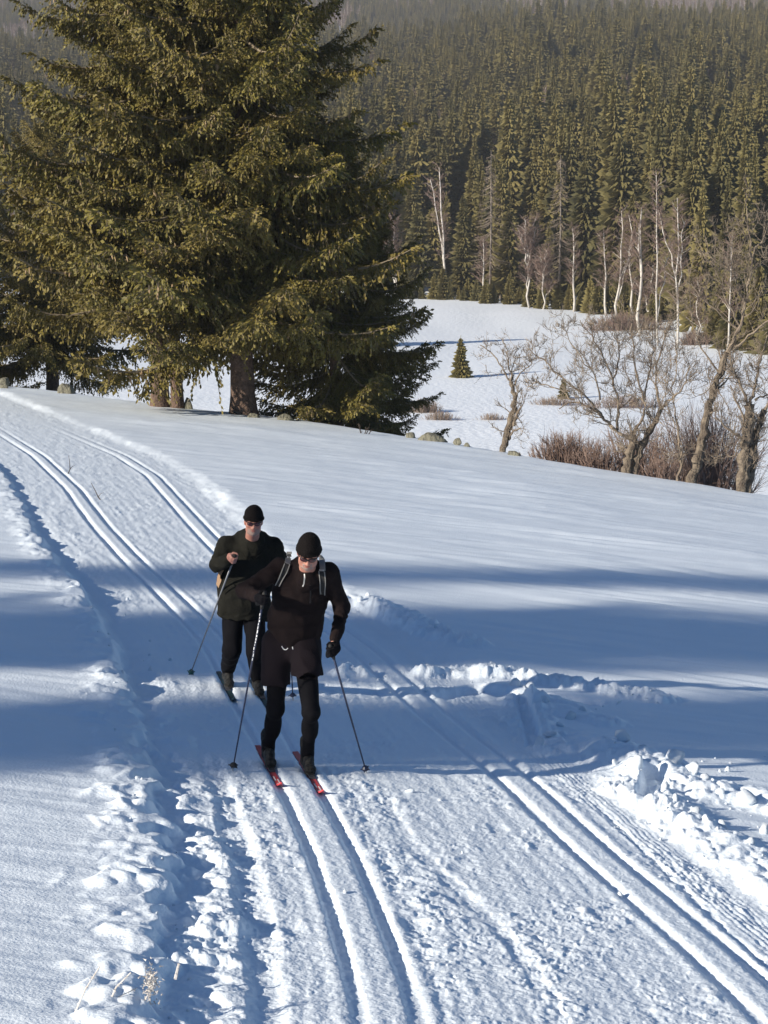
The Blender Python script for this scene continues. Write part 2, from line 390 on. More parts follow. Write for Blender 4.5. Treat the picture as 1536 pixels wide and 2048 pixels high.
XC, YC = np.meshgrid(xs, ys, indexing='ij')
ZC = ground(XC, YC)
sink = sstep(.36, .33, np.abs(XC) / np.maximum(YC, .1)) * sstep(7.5, 9.5, YC) * (YC < 83)
ZC = ZC - 0.6 * sink
tag(link('valley_ground', grid_mesh('valley_ground', XC, YC, ZC, M['valley'])), kind='structure')

# ------------------------------------------------------------------ spruces close by
rng = np.random.RandomState(7)
def unit(v): v = np.asarray(v, float); return v / (np.linalg.norm(v) + 1e-9)
def spruce_branch(seed, cones=False, L=4.0):
    r = np.random.RandomState(seed); b = MB()
    s = np.linspace(0, 1, 9)
    droop = r.uniform(.10, .26); side = r.uniform(-.08, .08)
    def ax(t): return np.stack([L * t, side * L * t * t, L * (-droop * np.sin(np.minimum(t, 1) * 2.2) + .16 * t ** 3)], -1)
    b.tube(ax(s), .040 * (1 - s) + .008, 5, 1, False)
    V, Q = [], []
    def tufts(p0, d0, l, hang):
        """needle sprays along one twig"""
        n = max(3, int(l / .045)); t = np.linspace(.05, 1, n)
        d0 = unit(d0); pts = p0 + d0 * (l * t)[:, None] + np.array([0, 0, -1.]) * (hang * l * t ** 1.6)[:, None]
        tg = np.gradient(pts, axis=0); tg /= np.linalg.norm(tg, axis=1)[:, None]
        rv = r.normal(size=(n, 3)); sd = np.cross(tg, rv); sd /= np.linalg.norm(sd, axis=1)[:, None] + 1e-9
        lg = r.uniform(.07, .14, n)[:, None] * (1.1 - .4 * t[:, None]); wd = r.uniform(.020, .038, n)[:, None]
        dr = tg * .8 + sd * r.choice([-1, 1], n)[:, None] * r.uniform(.2, .8, n)[:, None] + np.array([0, 0, -.12])
        dr /= np.linalg.norm(dr, axis=1)[:, None]
        w_ = np.cross(dr, rv + np.array([0, 0, .3])); w_ /= np.linalg.norm(w_, axis=1)[:, None] + 1e-9
        q0 = len(V) and sum(len(x) for x in V)
        vv = np.stack([pts - dr * lg * .2, pts + dr * lg * .4 + w_ * wd, pts + dr * lg, pts + dr * lg * .4 - w_ * wd], 1).reshape(-1, 3)
        k = np.arange(n)[:, None] * 4 + np.arange(4)[None]
        b.add(vv, k, None, 0)
        b.tube(pts[[0, n // 2, -1]], [.006, .005, .003], 3, 1, False)
        return pts
    nt_ = 30
    for i in range(nt_):
        t = .10 + .90 * (i + r.rand()) / nt_
        p = ax(np.array([t]))[0]; tgd = unit(ax(np.array([min(t + .02, 1.0)]))[0] - ax(np.array([t - .02]))[0])
        for sg in (-1, 1):
            l = L * (.19 * (1 - t) ** .6 + .055) * r.uniform(.7, 1.25) * min(1, .45 + t * 3)
            d = tgd * r.uniform(.5, .9) + np.array([0, sg * r.uniform(.5, 1.0), r.uniform(-.25, .10)])
            pts = tufts(p, d, l, r.uniform(.05, .45))
            for u in (.35, .6, .8):
                if l > .3 and r.rand() < .85:
                    q = pts[int(u * (len(pts) - 1))]
                    tufts(q, unit(d) * .8 + np.array([0, sg * r.uniform(-.8, .8), -.25]), l * r.uniform(.3, .5), r.uniform(.2, .7))
        if r.rand() < .85:
            tufts(p, tgd * .3 + np.array([0, r.uniform(-.3, .3), -1]), r.uniform(.15, .50) * (1.1 - .5 * t), .2)
        if r.rand() < .5: tufts(p, tgd + np.array([0, r.uniform(-.3, .3), .45]), r.uniform(.12, .28), .0)
        if cones and t > .55 and r.rand() < .5:
            for _ in range(r.randint(1, 4)):
                c = p + r.uniform(-.12, .12, 3) + np.array([0, 0, -.04])
                b.tube([c, c + [0, 0, -.05], c + [.005, 0, -.11], c + [.01, 0, -.14]], [.012, .021, .018, .006], 5, 2, False)
    for k in range(4): tufts(ax(np.array([1.0]))[0] - [.06, 0, 0], np.array([1, r.uniform(-.5, .5), r.uniform(-.1, .35)]), r.uniform(.18, .34), .05)
    return b.mesh('branch', [M['needle'], M['wood'], M['cone']])
BR = [spruce_branch(100 + i, cones=(i % 3 == 0)) for i in range(7)]
def big_spruce(base, H, rad, r0, label, seed, low=1.6, group=None, thin=1.0, lean=(0, 0), power=.72, dens=1.0, top_only=0):
    r = np.random.RandomState(seed)
    root = empty('spruce', base, label, 'spruce', group)
    b = MB(); hs = np.linspace(-.4, H, 24)
    rr = r0 * (1 - np.clip(hs, 0, H) / H) ** .9 + .012 + r0 * .45 * np.exp(-np.maximum(hs, 0) / .35)
    ctr = np.stack([lean[0] * hs + .04 * np.sin(hs * .7 + seed), lean[1] * hs + .04 * np.cos(hs * .5 + seed), hs], -1)
    b.tube(ctr, rr, 14, 0, False); b.build('trunk', M['bark'], root, smooth=True)
    n = int((H - low) / .36 * 4.6 * dens); n = min(n, 285)
    h = low
    for i in range(n):
        u = (i + r.rand()) / n; h = low + (H - low - .15) * u ** 1.15
        f = 1 - h / H
        Lb = (rad * f ** power + .25) * r.uniform(.72, 1.18)
        if h < low + 1.2: Lb *= r.uniform(.6, 1.0)
        az = i * 2.39996 + r.uniform(-.5, .5)
        elev = R(-4 - 17 * f + 22 * (1 - f) + r.uniform(-9, 9))
        o = bpy.data.objects.new('branch', BR[r.randint(len(BR))]); COL.objects.link(o); o.parent = root
        o.location = (lean[0] * h, lean[1] * h, h)
        o.rotation_euler = (r.uniform(-.25, .25), -elev, az)
        sc = Lb / 4.0; sl = max(sc, .50) * r.uniform(.95, 1.35) * thin
        o.scale = (sc, sl, sl)
    b = MB(); b.tube([[lean[0] * H, lean[1] * H, H - .6], [lean[0] * H, lean[1] * H, H + .3]], [.02, .004], 4); b.build('leader_shoot', M['wood'], root)
    return root
def on(px, py, D):
    x = ray(px, py)[0] * D; return (x, D, float(ground(x, D)) - .05)
def crest_tree(px, dy): # photo column, metres behind the crest
    D = 66.
    for _ in range(8): D = float(crest(ray(px, 820)[0] * D)) + dy
    x = ray(px, 820)[0] * D; return (x, D, float(ground(x, D)) - .1)
big_spruce(crest_tree(318, -.6), 24, 5.6, .26, 'huge spruce with the leftmost of the bare trunks showing under its skirt, at the crest', 1, low=4.2, power=.64, dens=1.0)
big_spruce(crest_tree(353, -.4), 19, 3.3, .18, 'slimmer spruce with thin trunk close beside the leftmost big trunk', 2, low=4.2, dens=.7)
big_spruce(crest_tree(487, .0), 26, 6.3, .37, 'huge spruce on the thickest dark trunk in the middle of the clump', 3, low=3.5, power=.9, dens=1.05)
big_spruce(crest_tree(672, 3.5), 10.5, 3.9, .22, 'low spruce with hidden trunk at the right of the clump, skirt down to the snow', 4, low=1.2, dens=.8)
big_spruce(crest_tree(742, 6.5), 9.0, 2.7, .20, 'lower spruce on the right end of the clump with boughs sweeping the snow', 5, low=.9, dens=.85)
big_spruce(crest_tree(105, 5.0), 11, 5.0, .25, 'spruce filling the left flank of the clump above the grey boulder', 6, low=2.7, dens=.9)
big_spruce(crest_tree(-85, 1.0), 9.5, 2.9, .24, 'dark spruce cut by the left edge of the photo above the stacked stones', 8, low=1.2, dens=.8)
# spruces outside the left edge that shade the trail
nx, ny = -SUN_DIR[1], SUN_DIR[0]
def caster(u, s, H, rad, seed, dens=1.0, low=1.0):
    x = u * nx + s * SUN_DIR[0]; y = u * ny + s * SUN_DIR[1]
    big_spruce((x, y, float(ground(x, y)) - .2), H, rad, .3, 'tall spruce standing outside the left edge that shades the trail', seed, low=low,
               group='spruces outside the left edge', power=.5, dens=dens)
caster(16.55, -22, 21, 2.2, 21, .85); caster(16.5, -30, 26, 2.3, 24, .85); caster(16.8, -42, 33, 2.4, 27, .85)
caster(21.9, -24, 23, 3.7, 22, .85); caster(22.2, -33, 28, 3.6, 25, .85); caster(21.0, -43, 33, 3.2, 28)
caster(28.2, -25, 11.6, 3.2, 23); caster(25.9, -24, 9.6, 2.2, 26); caster(27.3, -48, 32, 2.5, 29, .75, 19)

# ------------------------------------------------------------------ forest spruces, far
def forest_crown(seed, H=16., rad=2.1, n=150, low=.10, power=.75):
    r = np.random.RandomState(seed); b = MB()
    lean = r.uniform(-.015, .015, 2)
    for i in range(n):
        u = (i + r.rand()) / n; h = H * (low + (1 - low) * u ** 1.1); f = 1 - h / H
        Lb = (rad * f ** power + .18) * r.uniform(.55, 1.25); az = i * 2.39996 + r.uniform(-.4, .4)
        d = np.array([math.cos(az), math.sin(az), 0]); sd = np.array([-d[1], d[0], 0])
        p0 = np.array([lean[0] * h, lean[1] * h, h + .25 * Lb * .5])
        dz = -r.uniform(.25, .65)
        for k, a in enumerate((-.85, -.4, .05, .45, .9)):
            dr = unit(d + sd * (a + r.uniform(-.2, .2))) * Lb * (1, .85, .7)[abs(k - 2)]
            w_ = (sd + d * -a) * Lb * .085 + np.array([0, 0, .04])
            m = p0 + dr * .55 + [0, 0, dz * Lb * .35]; e = p0 + dr + [0, 0, dz * Lb * .9 + .12 * Lb]
            low_ = m + np.array([0, 0, -.22 * Lb - .10]) + dr * .12
            b.add([p0, m + w_, e, m - w_, low_], None, [(0, 1, 2), (0, 2, 3), (3, 2, 4), (1, 4, 2)])
    b.tube([[lean[0] * H, lean[1] * H, H - 1.2], [lean[0] * H, lean[1] * H, H + .35]], [.10, .02], 3)
    return b.mesh('crown', [M['forest']])
def forest_trunk(H):
    b = MB(); b.tube([[0, 0, -.5], [0, 0, H * .5], [0, 0, H * .95]], [.16, .11, .03], 6); return b.mesh('trunk', [M['forest_bark']])
FC = [forest_crown(200 + i, (16, 13.5, 17, 15, 14.5, 18)[i], (2.5, 3.5, 2.9, 2.1, 3.7, 3.1)[i], 270, (.08, .16, .04, .22, .12, .06)[i], (.75, .5, .7, .85, .55, .6)[i]) for i in range(6)]
FT = forest_trunk(14)
SMALL = forest_crown(230, 4.5, 1.25, 230, .02)
SMALLT = forest_trunk(4.5)
r = np.random.RandomState(11)
cand = []
for gy in np.arange(205, 960, 4.3):
    for gx in np.arange(-.30 * gy, .30 * gy, 4.4):
        x = gx + r.uniform(-1.5, 1.5); y = gy + r.uniform(-1.5, 1.5)
        if y < forest_edge(x) + 12: continue
        dens = perlin(np.array([x / 34]), np.array([y / 40]), 71)[0]
        if r.rand() < .10 + max(0, -dens) * 1.1: continue
        sc = r.choice([r.uniform(.5, .8), r.uniform(.8, 1.15), r.uniform(1.0, 1.38)]) * (1.0 + .25 * perlin(np.array([x / 60]), np.array([y / 60]), 72)[0])
        if y < forest_edge(x) + 20: sc *= .85
        cand.append((x, y, sc))
cand.sort(key=lambda c: c[1] - forest_edge(c[0]))
inview = [c for c in cand if -.07 < c[0] / c[1] < .178 or (-.178 < c[0] / c[1] < -.14)]
front = inview[:270]; fs = set(id(c) for c in front)
rest = [c for c in cand if id(c) not in fs]
proto = []
FG = 'spruces in the front rows of the forest'
FL = 'tall olive green spruce in the dense front rows of the forest behind the snow field'
for i, (x, y, sc) in enumerate(front):
    k = i % 6; loc = (x, y, float(ground(x, y)) - .1)
    if i < 6:
        o = empty('forest_spruce', loc, FL, 'spruce', FG); link('trunk', FT, o); link('crown', FC[k], o)
        o.rotation_euler = (0, 0, r.uniform(0, 6.28)); o.scale = (sc, sc, sc * r.uniform(.95, 1.2)); proto.append(o)
    else:
        dup(proto[k], loc, r.uniform(0, 6.28), (sc, sc, sc * r.uniform(.95, 1.2)))
def scatter(name, pts, protos, scale_attr, mname):
    """one object: points that carry instances of given meshes"""
    me = bpy.data.meshes.new(name); v = np.array([(p[0], p[1], float(ground(p[0], p[1]))) for p in pts], np.float32)
    me.vertices.add(len(v)); me.vertices.foreach_set('co', v.ravel())
    a = me.attributes.new('sc', 'FLOAT', 'POINT'); a.data.foreach_set('value', np.array([p[2] for p in pts], np.float32))
    k = me.attributes.new('kind_index', 'INT', 'POINT'); k.data.foreach_set('value', np.random.RandomState(5).randint(0, len(protos), len(v)).astype(np.int32))
    o = link(name, me); tag(o, kind='stuff')
    ng = bpy.data.node_groups.new(name, 'GeometryNodeTree')
    ng.interface.new_socket('Geometry', in_out='INPUT', socket_type='NodeSocketGeometry'); ng.interface.new_socket('Geometry', in_out='OUTPUT', socket_type='NodeSocketGeometry')
    N = ng.nodes; L = ng.links
    gi = N.new('NodeGroupInput'); go = N.new('NodeGroupOutput'); jn = N.new('GeometryNodeJoinGeometry')
    sa = N.new('GeometryNodeInputNamedAttribute'); sa.data_type = 'FLOAT'; sa.inputs['Name'].default_value = 'sc'
    ka = N.new('GeometryNodeInputNamedAttribute'); ka.data_type = 'INT'; ka.inputs['Name'].default_value = 'kind_index'
    rv = N.new('FunctionNodeRandomValue'); rv.data_type = 'FLOAT_VECTOR'; rv.inputs['Max'].default_value = (.05, .05, 6.283); rv.inputs['Min'].default_value = (-.05, -.05, 0)
    for i, po in enumerate(protos):
        oi = N.new('GeometryNodeObjectInfo'); oi.inputs['Object'].default_value = po; oi.transform_space = 'ORIGINAL'; oi.inputs['As Instance'].default_value = True
        cmp_ = N.new('FunctionNodeCompare'); cmp_.data_type = 'INT'; cmp_.operation = 'EQUAL'
        L.new(ka.outputs['Attribute'], cmp_.inputs[2]); cmp_.inputs[3].default_value = i
        ip = N.new('GeometryNodeInstanceOnPoints')
        L.new(gi.outputs[0], ip.inputs['Points']); L.new(cmp_.outputs['Result'], ip.inputs['Selection'])
        L.new(oi.outputs['Geometry'], ip.inputs['Instance']); L.new(rv.outputs['Value'], ip.inputs['Rotation']); L.new(sa.outputs['Attribute'], ip.inputs['Scale'])
        L.new(ip.outputs[0], jn.inputs[0])
    L.new(jn.outputs[0], go.inputs[0])
    md = o.modifiers.new('scatter', 'NODES'); md.node_group = ng
    return o
crowns = [c for p in proto for c in p.children if c.name.startswith('crown')]
mix = np.random.RandomState(77).rand(len(rest)); RESTB = [(c[0], c[1], c[2] * .95) for c, m_ in zip(rest, mix) if m_ < .05 + .12 * (perlin(np.array([c[0] / 40]), np.array([c[1] / 70]), 91)[0] > .22)]; RS = set((c[0], c[1]) for c in RESTB)
rest = [c for c in rest if (c[0], c[1]) not in RS]
scatter('spruce_forest', rest, crowns, 'sc', 'forest')
# farther hill: bigger steps, bands of birch wood
def birch_cloud(seed, H=12., n=130):
    r = np.random.RandomState(seed); b = MB()
    b.tube([[0, 0, -.5], [r.uniform(-.3, .3), 0, H * .5], [r.uniform(-.5, .5), 0, H]], [.16, .12, .03], 4, 1)
    for i in range(n):
        h = H * r.uniform(.28, .98); f = math.sin(math.pi * min(1, (h / H - .15) / .95)) * 1.9
        az = r.uniform(0, 6.28); d = np.array([math.cos(az), math.sin(az), 0]); p = np.array([0, 0, h]) + d * f * r.uniform(.1, .7)
        e = p + d * r.uniform(.4, .9) + np.array([0, 0, r.uniform(.5, 1.5)]); sd = np.array([-d[1], d[0], 0]) * r.uniform(.03, .07)
        b.add([p - sd, p + sd, e], None, [(0, 1, 2)])
    return b.mesh('crown', [M['birch_twig'], M['birch']])
BC = [birch_cloud(300 + i, 12, 300) for i in range(4)]
far_s, far_b = [], []
for gy in np.arange(930, 2150, 6.6):
    for gx in np.arange(-.23 * gy, .23 * gy, 5.0):
        x = gx + r.uniform(-2.5, 2.5); y = gy + r.uniform(-3, 3)
        n = perlin(np.array([x / 70]), np.array([y / 130]), 81)[0] + .45 * perlin(np.array([x / 22]), np.array([y / 40]), 82)[0]
        bias = .38 * sstep(-.02, .12, x / y) - .30 + .1 * (y > 1250)
        if n + bias > .06: far_b.append((x, y, r.uniform(.8, 1.3)))
        else: far_s.append((x, y, r.uniform(.7, 1.15)))
scatter('distant_spruce_hill', far_s, crowns, 'sc', 'forest')

# ------------------------------------------------------------------ birches at the forest edge
BIRCH = [ # base x, base y, top x, top y, thickness px, label
 (893, 602, 878, 335, 7, 'tall crooked birch with a thick white foot at the left corner of the snow field'),
 (968, 592, 966, 478, 5, 'short birch with reddish twigs beside the pale bare larch'),
 (1060, 590, 1050, 440, 5, 'birch clump forking into many white stems under a reddish crown'),
 (1085, 596, 1092, 500, 4, 'thin leaning birch sapling right of the forking birch clump'),
 (1148, 602, 1144, 455, 6, 'straight white birch right of the second bare larch'),
 (1213, 612, 1206, 465, 6, 'single white birch left of the group of reddish crowned birches'),
 (1237, 560, 1241, 420, 6, 'birch high in the trees whose white stem forks near the top'),
 (1268, 622, 1256, 430, 6, 'slender birch with long curved stem reaching the snow edge'),
 (1283, 585, 1281, 415, 8, 'brightest straight birch with side branches and reddish crown'),
 (1318, 590, 1310, 345, 5, 'tall birch topped with reddish twigs above its neighbours'),
 (1358, 575, 1352, 395, 6, 'birch with a wide white fork before the dark spruces'),
 (1300, 646, 1304, 530, 6, 'left stem of the birch pair standing out on the snow edge'),
 (1312, 648, 1322, 545, 6, 'right stem of the birch pair standing out on the snow edge'),
 (1395, 655, 1392, 560, 5, 'small birch behind the crowns of the right bare trees'),
 (1455, 640, 1462, 470, 5, 'birch behind the leaning bare tree at the right'),
 (792, 590, 786, 440, 5, 'birch showing just right of the big spruce clump'),
 (45, 590, 30, 420, 5, 'birch glimpsed at the left edge behind the big spruces')]
for i, (bx, by, tx_, ty, th, lab) in enumerate(BIRCH):
    r = np.random.RandomState(400 + i)
    base = Gv(bx, by); D = float(forest_edge(base[0])) + r.uniform(1.5, 7); base = np.array([ray(bx, by)[0] * D, D, 0]); base[2] = float(ground(base[0], D)); top = P(tx_, ty, D + 1)
    root = empty('birch', base, lab, 'birch')
    H = top[2] - base[2]; dx = top[0] - base[0]
    tr = MB(); cr = MB()
    rad = th / F * D * .5
    def stem(p0, p1, r0, crook, sides=6, m=0):
        n = 7; t = np.linspace(0, 1, n)[:, None]; q = p0 + (p1 - p0) * t
        q[1:-1] += r.normal(size=(n - 2, 3)) * crook * np.array([1, 1, .2])
        tr.tube(q, r0 * (1 - .75 * t[:, 0]), sides, m); return q
    q = stem(np.array([0, 0, -.4]), np.array([dx, 0, H]), rad, .16)
    forks = 5 if 'clump' in lab else (2 if 'fork' in lab else r.randint(0, 2)); stems = [q]
    for k in range(forks):
        u = r.randint(1, 4); d = np.array([r.uniform(-.28, .28), r.uniform(-.2, .2), 1.0])
        stems.append(stem(q[u], q[u] + d * H * r.uniform(.35, .6), rad * .6, .12, 5))
    tr.build('trunk', M['birch'], root, smooth=True)
    for st in stems:
        for k in range(85 if st is q else 45):
            u = r.uniform(.30, 1.0); p = np.array([np.interp(u, np.linspace(0, 1, len(st)), st[:, j]) for j in range(3)])
            az = r.uniform(0, 6.28); d = np.array([math.cos(az), math.sin(az), r.uniform(.5, 1.3)])
            l = r.uniform(.7, 2.0) * (1.15 - .5 * u); e = p + unit(d) * l; mid = (p + e) / 2 + r.normal(size=3) * .08
            cr.tube([p, mid, e], [.030, .020, .008], 3, 1 if r.rand() < .12 else 0, False)
            for _ in range(5):
                a = mid + (e - mid) * r.uniform(-.3, 1); f = a + unit(d + r.normal(size=3) * .7) * r.uniform(.3, .8)
                cr.tube([a, f], [.022, .008], 3, 0, False)
    cr.build('crown', [M['birch_twig'], M['birch']], root)
# distant birch wood needs prototypes that stand in the scene: use birches of their own on the far slope
bp = []
for i, (bx, dd) in enumerate(((1085, 1010), (1190, 1030), (1010, 1015), (1270, 1040))):
    x = ray(bx, 60)[0] * dd
    o = empty('far_birch', (x, dd, float(ground(x, dd))), 'pale birch with a pinkish grey crown on the far hillside above the spruces', 'birch', 'birches on the far hillside')
    c = link('crown', BC[i], o); bp.append(c)
scatter('distant_birch_wood', far_b + RESTB, bp, 'sc', 'b')
# pale bare larches
for i, (bx, by, ty, lab) in enumerate(((980, 590, 300, 'pale bare larch with drooping whorled branches, left of the forking birch clump'),
                                       (1118, 592, 310, 'pale bare larch with twin trunk streaks left of the straight white birch'))):
    r = np.random.RandomState(450 + i); base = Gv(bx, by); D = float(forest_edge(base[0])) + 9; base = np.array([ray(bx, by)[0] * D, D, 0]); base[2] = float(ground(base[0], D)); H = P(bx, ty, D)[2] - base[2]
    root = empty('bare_larch', base, lab, 'larch'); t = MB(); t.tube([[0, 0, -.3], [.1, 0, H * .5], [0, 0, H]], [.20, .13, .03], 7); t.build('trunk', M['forest_bark'], root, smooth=True)
    b = MB()
    for k in range(130):
        u = r.uniform(.25, .98); h = H * u; l = (1 - u) * 3.4 + .5; az = r.uniform(0, 6.28); d = np.array([math.cos(az), math.sin(az), 0])
        p = np.array([0, 0, h]); m = p + d * l * .5 + [0, 0, -.25 * l]; e = p + d * l + [0, 0, -.32 * l]
        b.tube([p, m, e], [.045, .03, .012], 3, 0, False)
        for _ in range(4):
            a = p + (e - p) * r.uniform(.3, 1); b.tube([a, a + [r.uniform(-.2, .2), r.uniform(-.2, .2), -r.uniform(.2, .6)]], [.02, .008], 3, 0, False)
    b.build('branches', M['grey_twig'], root)
# edge undergrowth: young spruces
UG = 'young spruces along the forest edge'
r = np.random.RandomState(12); first = None
ul = [(x / 1.0, None) for x in np.linspace(800, 1370, 46)] + [(x, None) for x in np.linspace(1375, 1600, 26)]
for i, (px, _) in enumerate(ul):
    px += r.uniform(-8, 8); D = 290.
    for _k in range(6): D = float(forest_edge(ray(px, 600)[0] * D)) + 1.5
    D += r.uniform(0, 7); x = ray(px, 600)[0] * D; loc = (x, D, float(ground(x, D)) - .1)
    sc = r.uniform(.4, .95) * (2.0 if px > 1360 else 1)
    if first is None:
        first = empty('young_spruce', loc, 'young bushy spruce in the low fringe where forest meets the snow field', 'young spruce', UG); link('trunk', SMALLT, first); link('crown', SMALL, first); first.scale = (sc,) * 3
    else: dup(first, loc, r.uniform(0, 6.28), (sc * r.uniform(.9, 1.3), sc * r.uniform(.9, 1.3), sc))
for px, py, hpx, wd, lab in ((922, 755, 82, 1.0, 'small lone spruce standing in the middle of the snow field'), (1127, 797, 42, 1.15, 'tiny spruce at the left flank of the wide bare tree crown'), (742, 690, 150, 1.1, 'spruce behind the big clump whose shadow crosses the snow field')):
    g = Gv(px, py); sc = hpx / F * g[1] / 4.7
    dup(first, tuple(g), 1.3, (sc * wd, sc * wd, sc), lab); 
for o in list(COL.objects):
    if o.name.startswith('young_spruce') and o['label'] != first['label'] and 'group' in o: del o['group']

# ------------------------------------------------------------------ bare trees on the crest
def bare_tree(name, base, stems, label, seed, depth_sp=1.0, tw=1.0, levels=3, cat='bare tree', blen=1.0, upb=.25, rmin=.0055):
    """stems: list of (photo pixel polyline, base radius px, end radius px); the first point of each is its root"""
    r = np.random.RandomState(seed); D0 = base[1]
    root = empty(name, base, label, cat); tr = MB(); br = MB()
    def grow(p, d, l, rad, lev):
        n = 4; pts = [p]; dd = unit(d)
        for i in range(n):
            dd = unit(dd + r.normal(size=3) * .22 + np.array([0, 0, upb * .35])); pts.append(pts[-1] + dd * l / n)
        pts = np.array(pts); br.tube(pts, np.linspace(rad, max(rad * .35, rmin * .6), n + 1), 5 if lev >= 2 else 3, 0, False)
        if lev > 0:
            k = int((4 + r.randint(0, 4)) * tw)
            for j in range(k):
                u = r.uniform(.2, 1.0); i = min(int(u * n), n - 1); q = pts[i] + (pts[i + 1] - pts[i]) * (u * n - i)
                dv = unit(dd + r.normal(size=3) * .75 + np.array([0, 0, upb])); grow(q, dv, l * r.uniform(.35, .62), max(rad * .5, rmin), lev - 1)
    for si, (px, r0, r1) in enumerate(stems):
        n = len(px); dz = r.uniform(-.6, .6) * depth_sp if si else 0
        pts = np.array([P(x, y, D0 + dz * (i / (n - 1))) for i, (x, y) in enumerate(px)]) - base
        t = np.linspace(0, 1, n); tt = np.linspace(0, 1, n * 4 - 3); pts = np.stack([np.interp(tt, t, pts[:, j]) for j in range(3)], -1)
        kk = np.array([.25, .5, .25]); 
        for j in range(3): pts[1:-1, j] = np.convolve(pts[:, j], kk, 'valid')
        if pts.shape[0] > 3: pts[1:-1] += r.normal(size=(len(pts) - 2, 3)) * .025
        if si == 0 or px[0][1] > 880: pts[0, 2] -= .35
        sc = D0 / F; rad = np.interp(tt, [0, 1], [r0 * sc, r1 * sc]) * (.62 if r0 > 9 else .56) * (1 + .14 * np.sin(tt * 37 + seed) + .10 * np.sin(tt * 71))
        (tr if r0 > 8 else br).tube(pts, rad, 18 if r0 > 8 else 6, 0, True, .16 if r0 > 8 else 0)
        ln = np.linalg.norm(np.diff(pts, axis=0), axis=1).sum()
        for k in range(int(ln * 4.6 * tw) + 3):
            u = r.uniform(.45 if r0 > 12 else .25, 1.0); i = min(int(u * (len(pts) - 1)), len(pts) - 2); q = pts[i]
            tg = unit(pts[i + 1] - pts[i]); dv = unit(tg * .7 + r.normal(size=3) * .7 + np.array([0, 0, upb]))
            grow(q, dv, blen * r.uniform(.5, 1.3) * (1.2 - .5 * u), min(max(rad[i] * .35, rmin * 1.3), .018), levels - 1)
    tr.build('trunk', M['grey_bark'], root, smooth=True); br.build('branches', M['grey_twig'], root)
    return root
def cb(px, dy=.3): return np.array(crest_tree(px, dy)) + [0, 0, .1]
bare_tree('bare_tree', cb(1003), [([(1003,905),(1012,870),(1026,830),(1030,790),(1022,765)], 11, 6), ([(1024,850),(1035,830),(1046,808)], 7, 2), ([(1018,880),(1028,862),(1042,856)], 4, 2),
  ([(1023,770),(1008,740),(990,712),(960,690)], 4, 1.5), ([(1024,768),(1018,730),(1012,700),(1005,675)], 4, 1.2), ([(1026,775),(1040,745),(1062,728),(1070,715)], 3.5, 1.2), ([(1022,765),(1026,725),(1034,700)], 3, 1)],
  'small weathered bare tree with a leaning split trunk, leftmost of the bare trees', 501, blen=.55, tw=.8)
bare_tree('bare_tree', cb(1256), [([(1250,948),(1258,915),(1270,885),(1262,868)], 17, 10), ([(1268,950),(1275,910),(1295,870),(1310,840),(1322,815)], 12, 6),
  ([(1262,880),(1225,855),(1205,835),(1185,815),(1150,800),(1118,818)], 7, 2), ([(1205,835),(1180,800),(1130,760),(1085,720),(1060,700)], 5, 1.5), ([(1235,860),(1238,820),(1225,760),(1200,700),(1160,640)], 6, 1.5),
  ([(1262,868),(1285,840),(1290,800),(1270,740),(1265,680),(1260,640)], 6, 1.5), ([(1322,815),(1310,770),(1318,720),(1330,670),(1345,640)], 5, 1.3), ([(1322,815),(1345,795),(1370,770),(1380,730)], 5, 1.5),
  ([(1200,800),(1190,750),(1150,700),(1125,655)], 4, 1.2), ([(1225,770),(1240,720),(1235,680),(1222,650)], 4, 1.2), ([(1290,800),(1298,750),(1310,700),(1300,650)], 4, 1.2), ([(1150,800),(1110,775),(1075,765),(1055,772)], 3.5, 1.2)],
  'wide many stemmed bare tree with a low spreading crown of crooked twigs', 502, blen=.85, tw=1.05)
bare_tree('bare_tree', cb(1385), [([(1378,968),(1392,930),(1405,880),(1412,830),(1425,790),(1438,745),(1455,705)], 15, 9), ([(1358,962),(1362,920),(1358,870),(1350,830)], 7, 3), ([(1455,705),(1478,660),(1490,610),(1505,540),(1500,470),(1490,400)], 7, 1.5),
  ([(1455,705),(1500,670),(1540,640),(1580,600)], 6, 2), ([(1478,660),(1440,630),(1400,590),(1370,560)], 4, 1.2), ([(1490,610),(1470,560),(1465,500),(1450,440)], 4, 1.2), ([(1438,745),(1400,700),(1385,650),(1380,600)], 4, 1.2),
  ([(1478,650),(1452,600),(1430,540),(1400,500)], 3.5, 1.2), ([(1500,520),(1530,470),(1550,420)], 3.5, 1.2), ([(1425,790),(1450,760),(1478,740)], 4, 1.5), ([(1350,830),(1345,780),(1355,730),(1350,690)], 3, 1), ([(1350,850),(1330,800),(1335,760)], 2.5, 1)],
  'tall bare tree leaning right with its crown before the forest', 503, blen=1.0, tw=.85)
bare_tree('bare_tree', cb(1487), [([(1482,988),(1488,940),(1490,890),(1500,850),(1498,810)], 20, 15), ([(1495,985),(1506,930),(1512,870),(1530,820)], 12, 8), ([(1498,815),(1482,770),(1465,735),(1455,700)], 7, 2), ([(1500,815),(1510,770),(1520,720),(1535,670)], 7, 2),
  ([(1485,880),(1455,855),(1430,835)], 6, 2), ([(1488,840),(1470,800),(1460,770)], 5, 2), ([(1530,820),(1545,780),(1560,720)], 6, 2), ([(1485,905),(1460,915),(1430,912)], 3, 1), ([(1510,800),(1528,790),(1550,800)], 4, 2)],
  'stout bare tree with split burled trunk full of sprouts at the right edge', 504, blen=.6, tw=1.0)

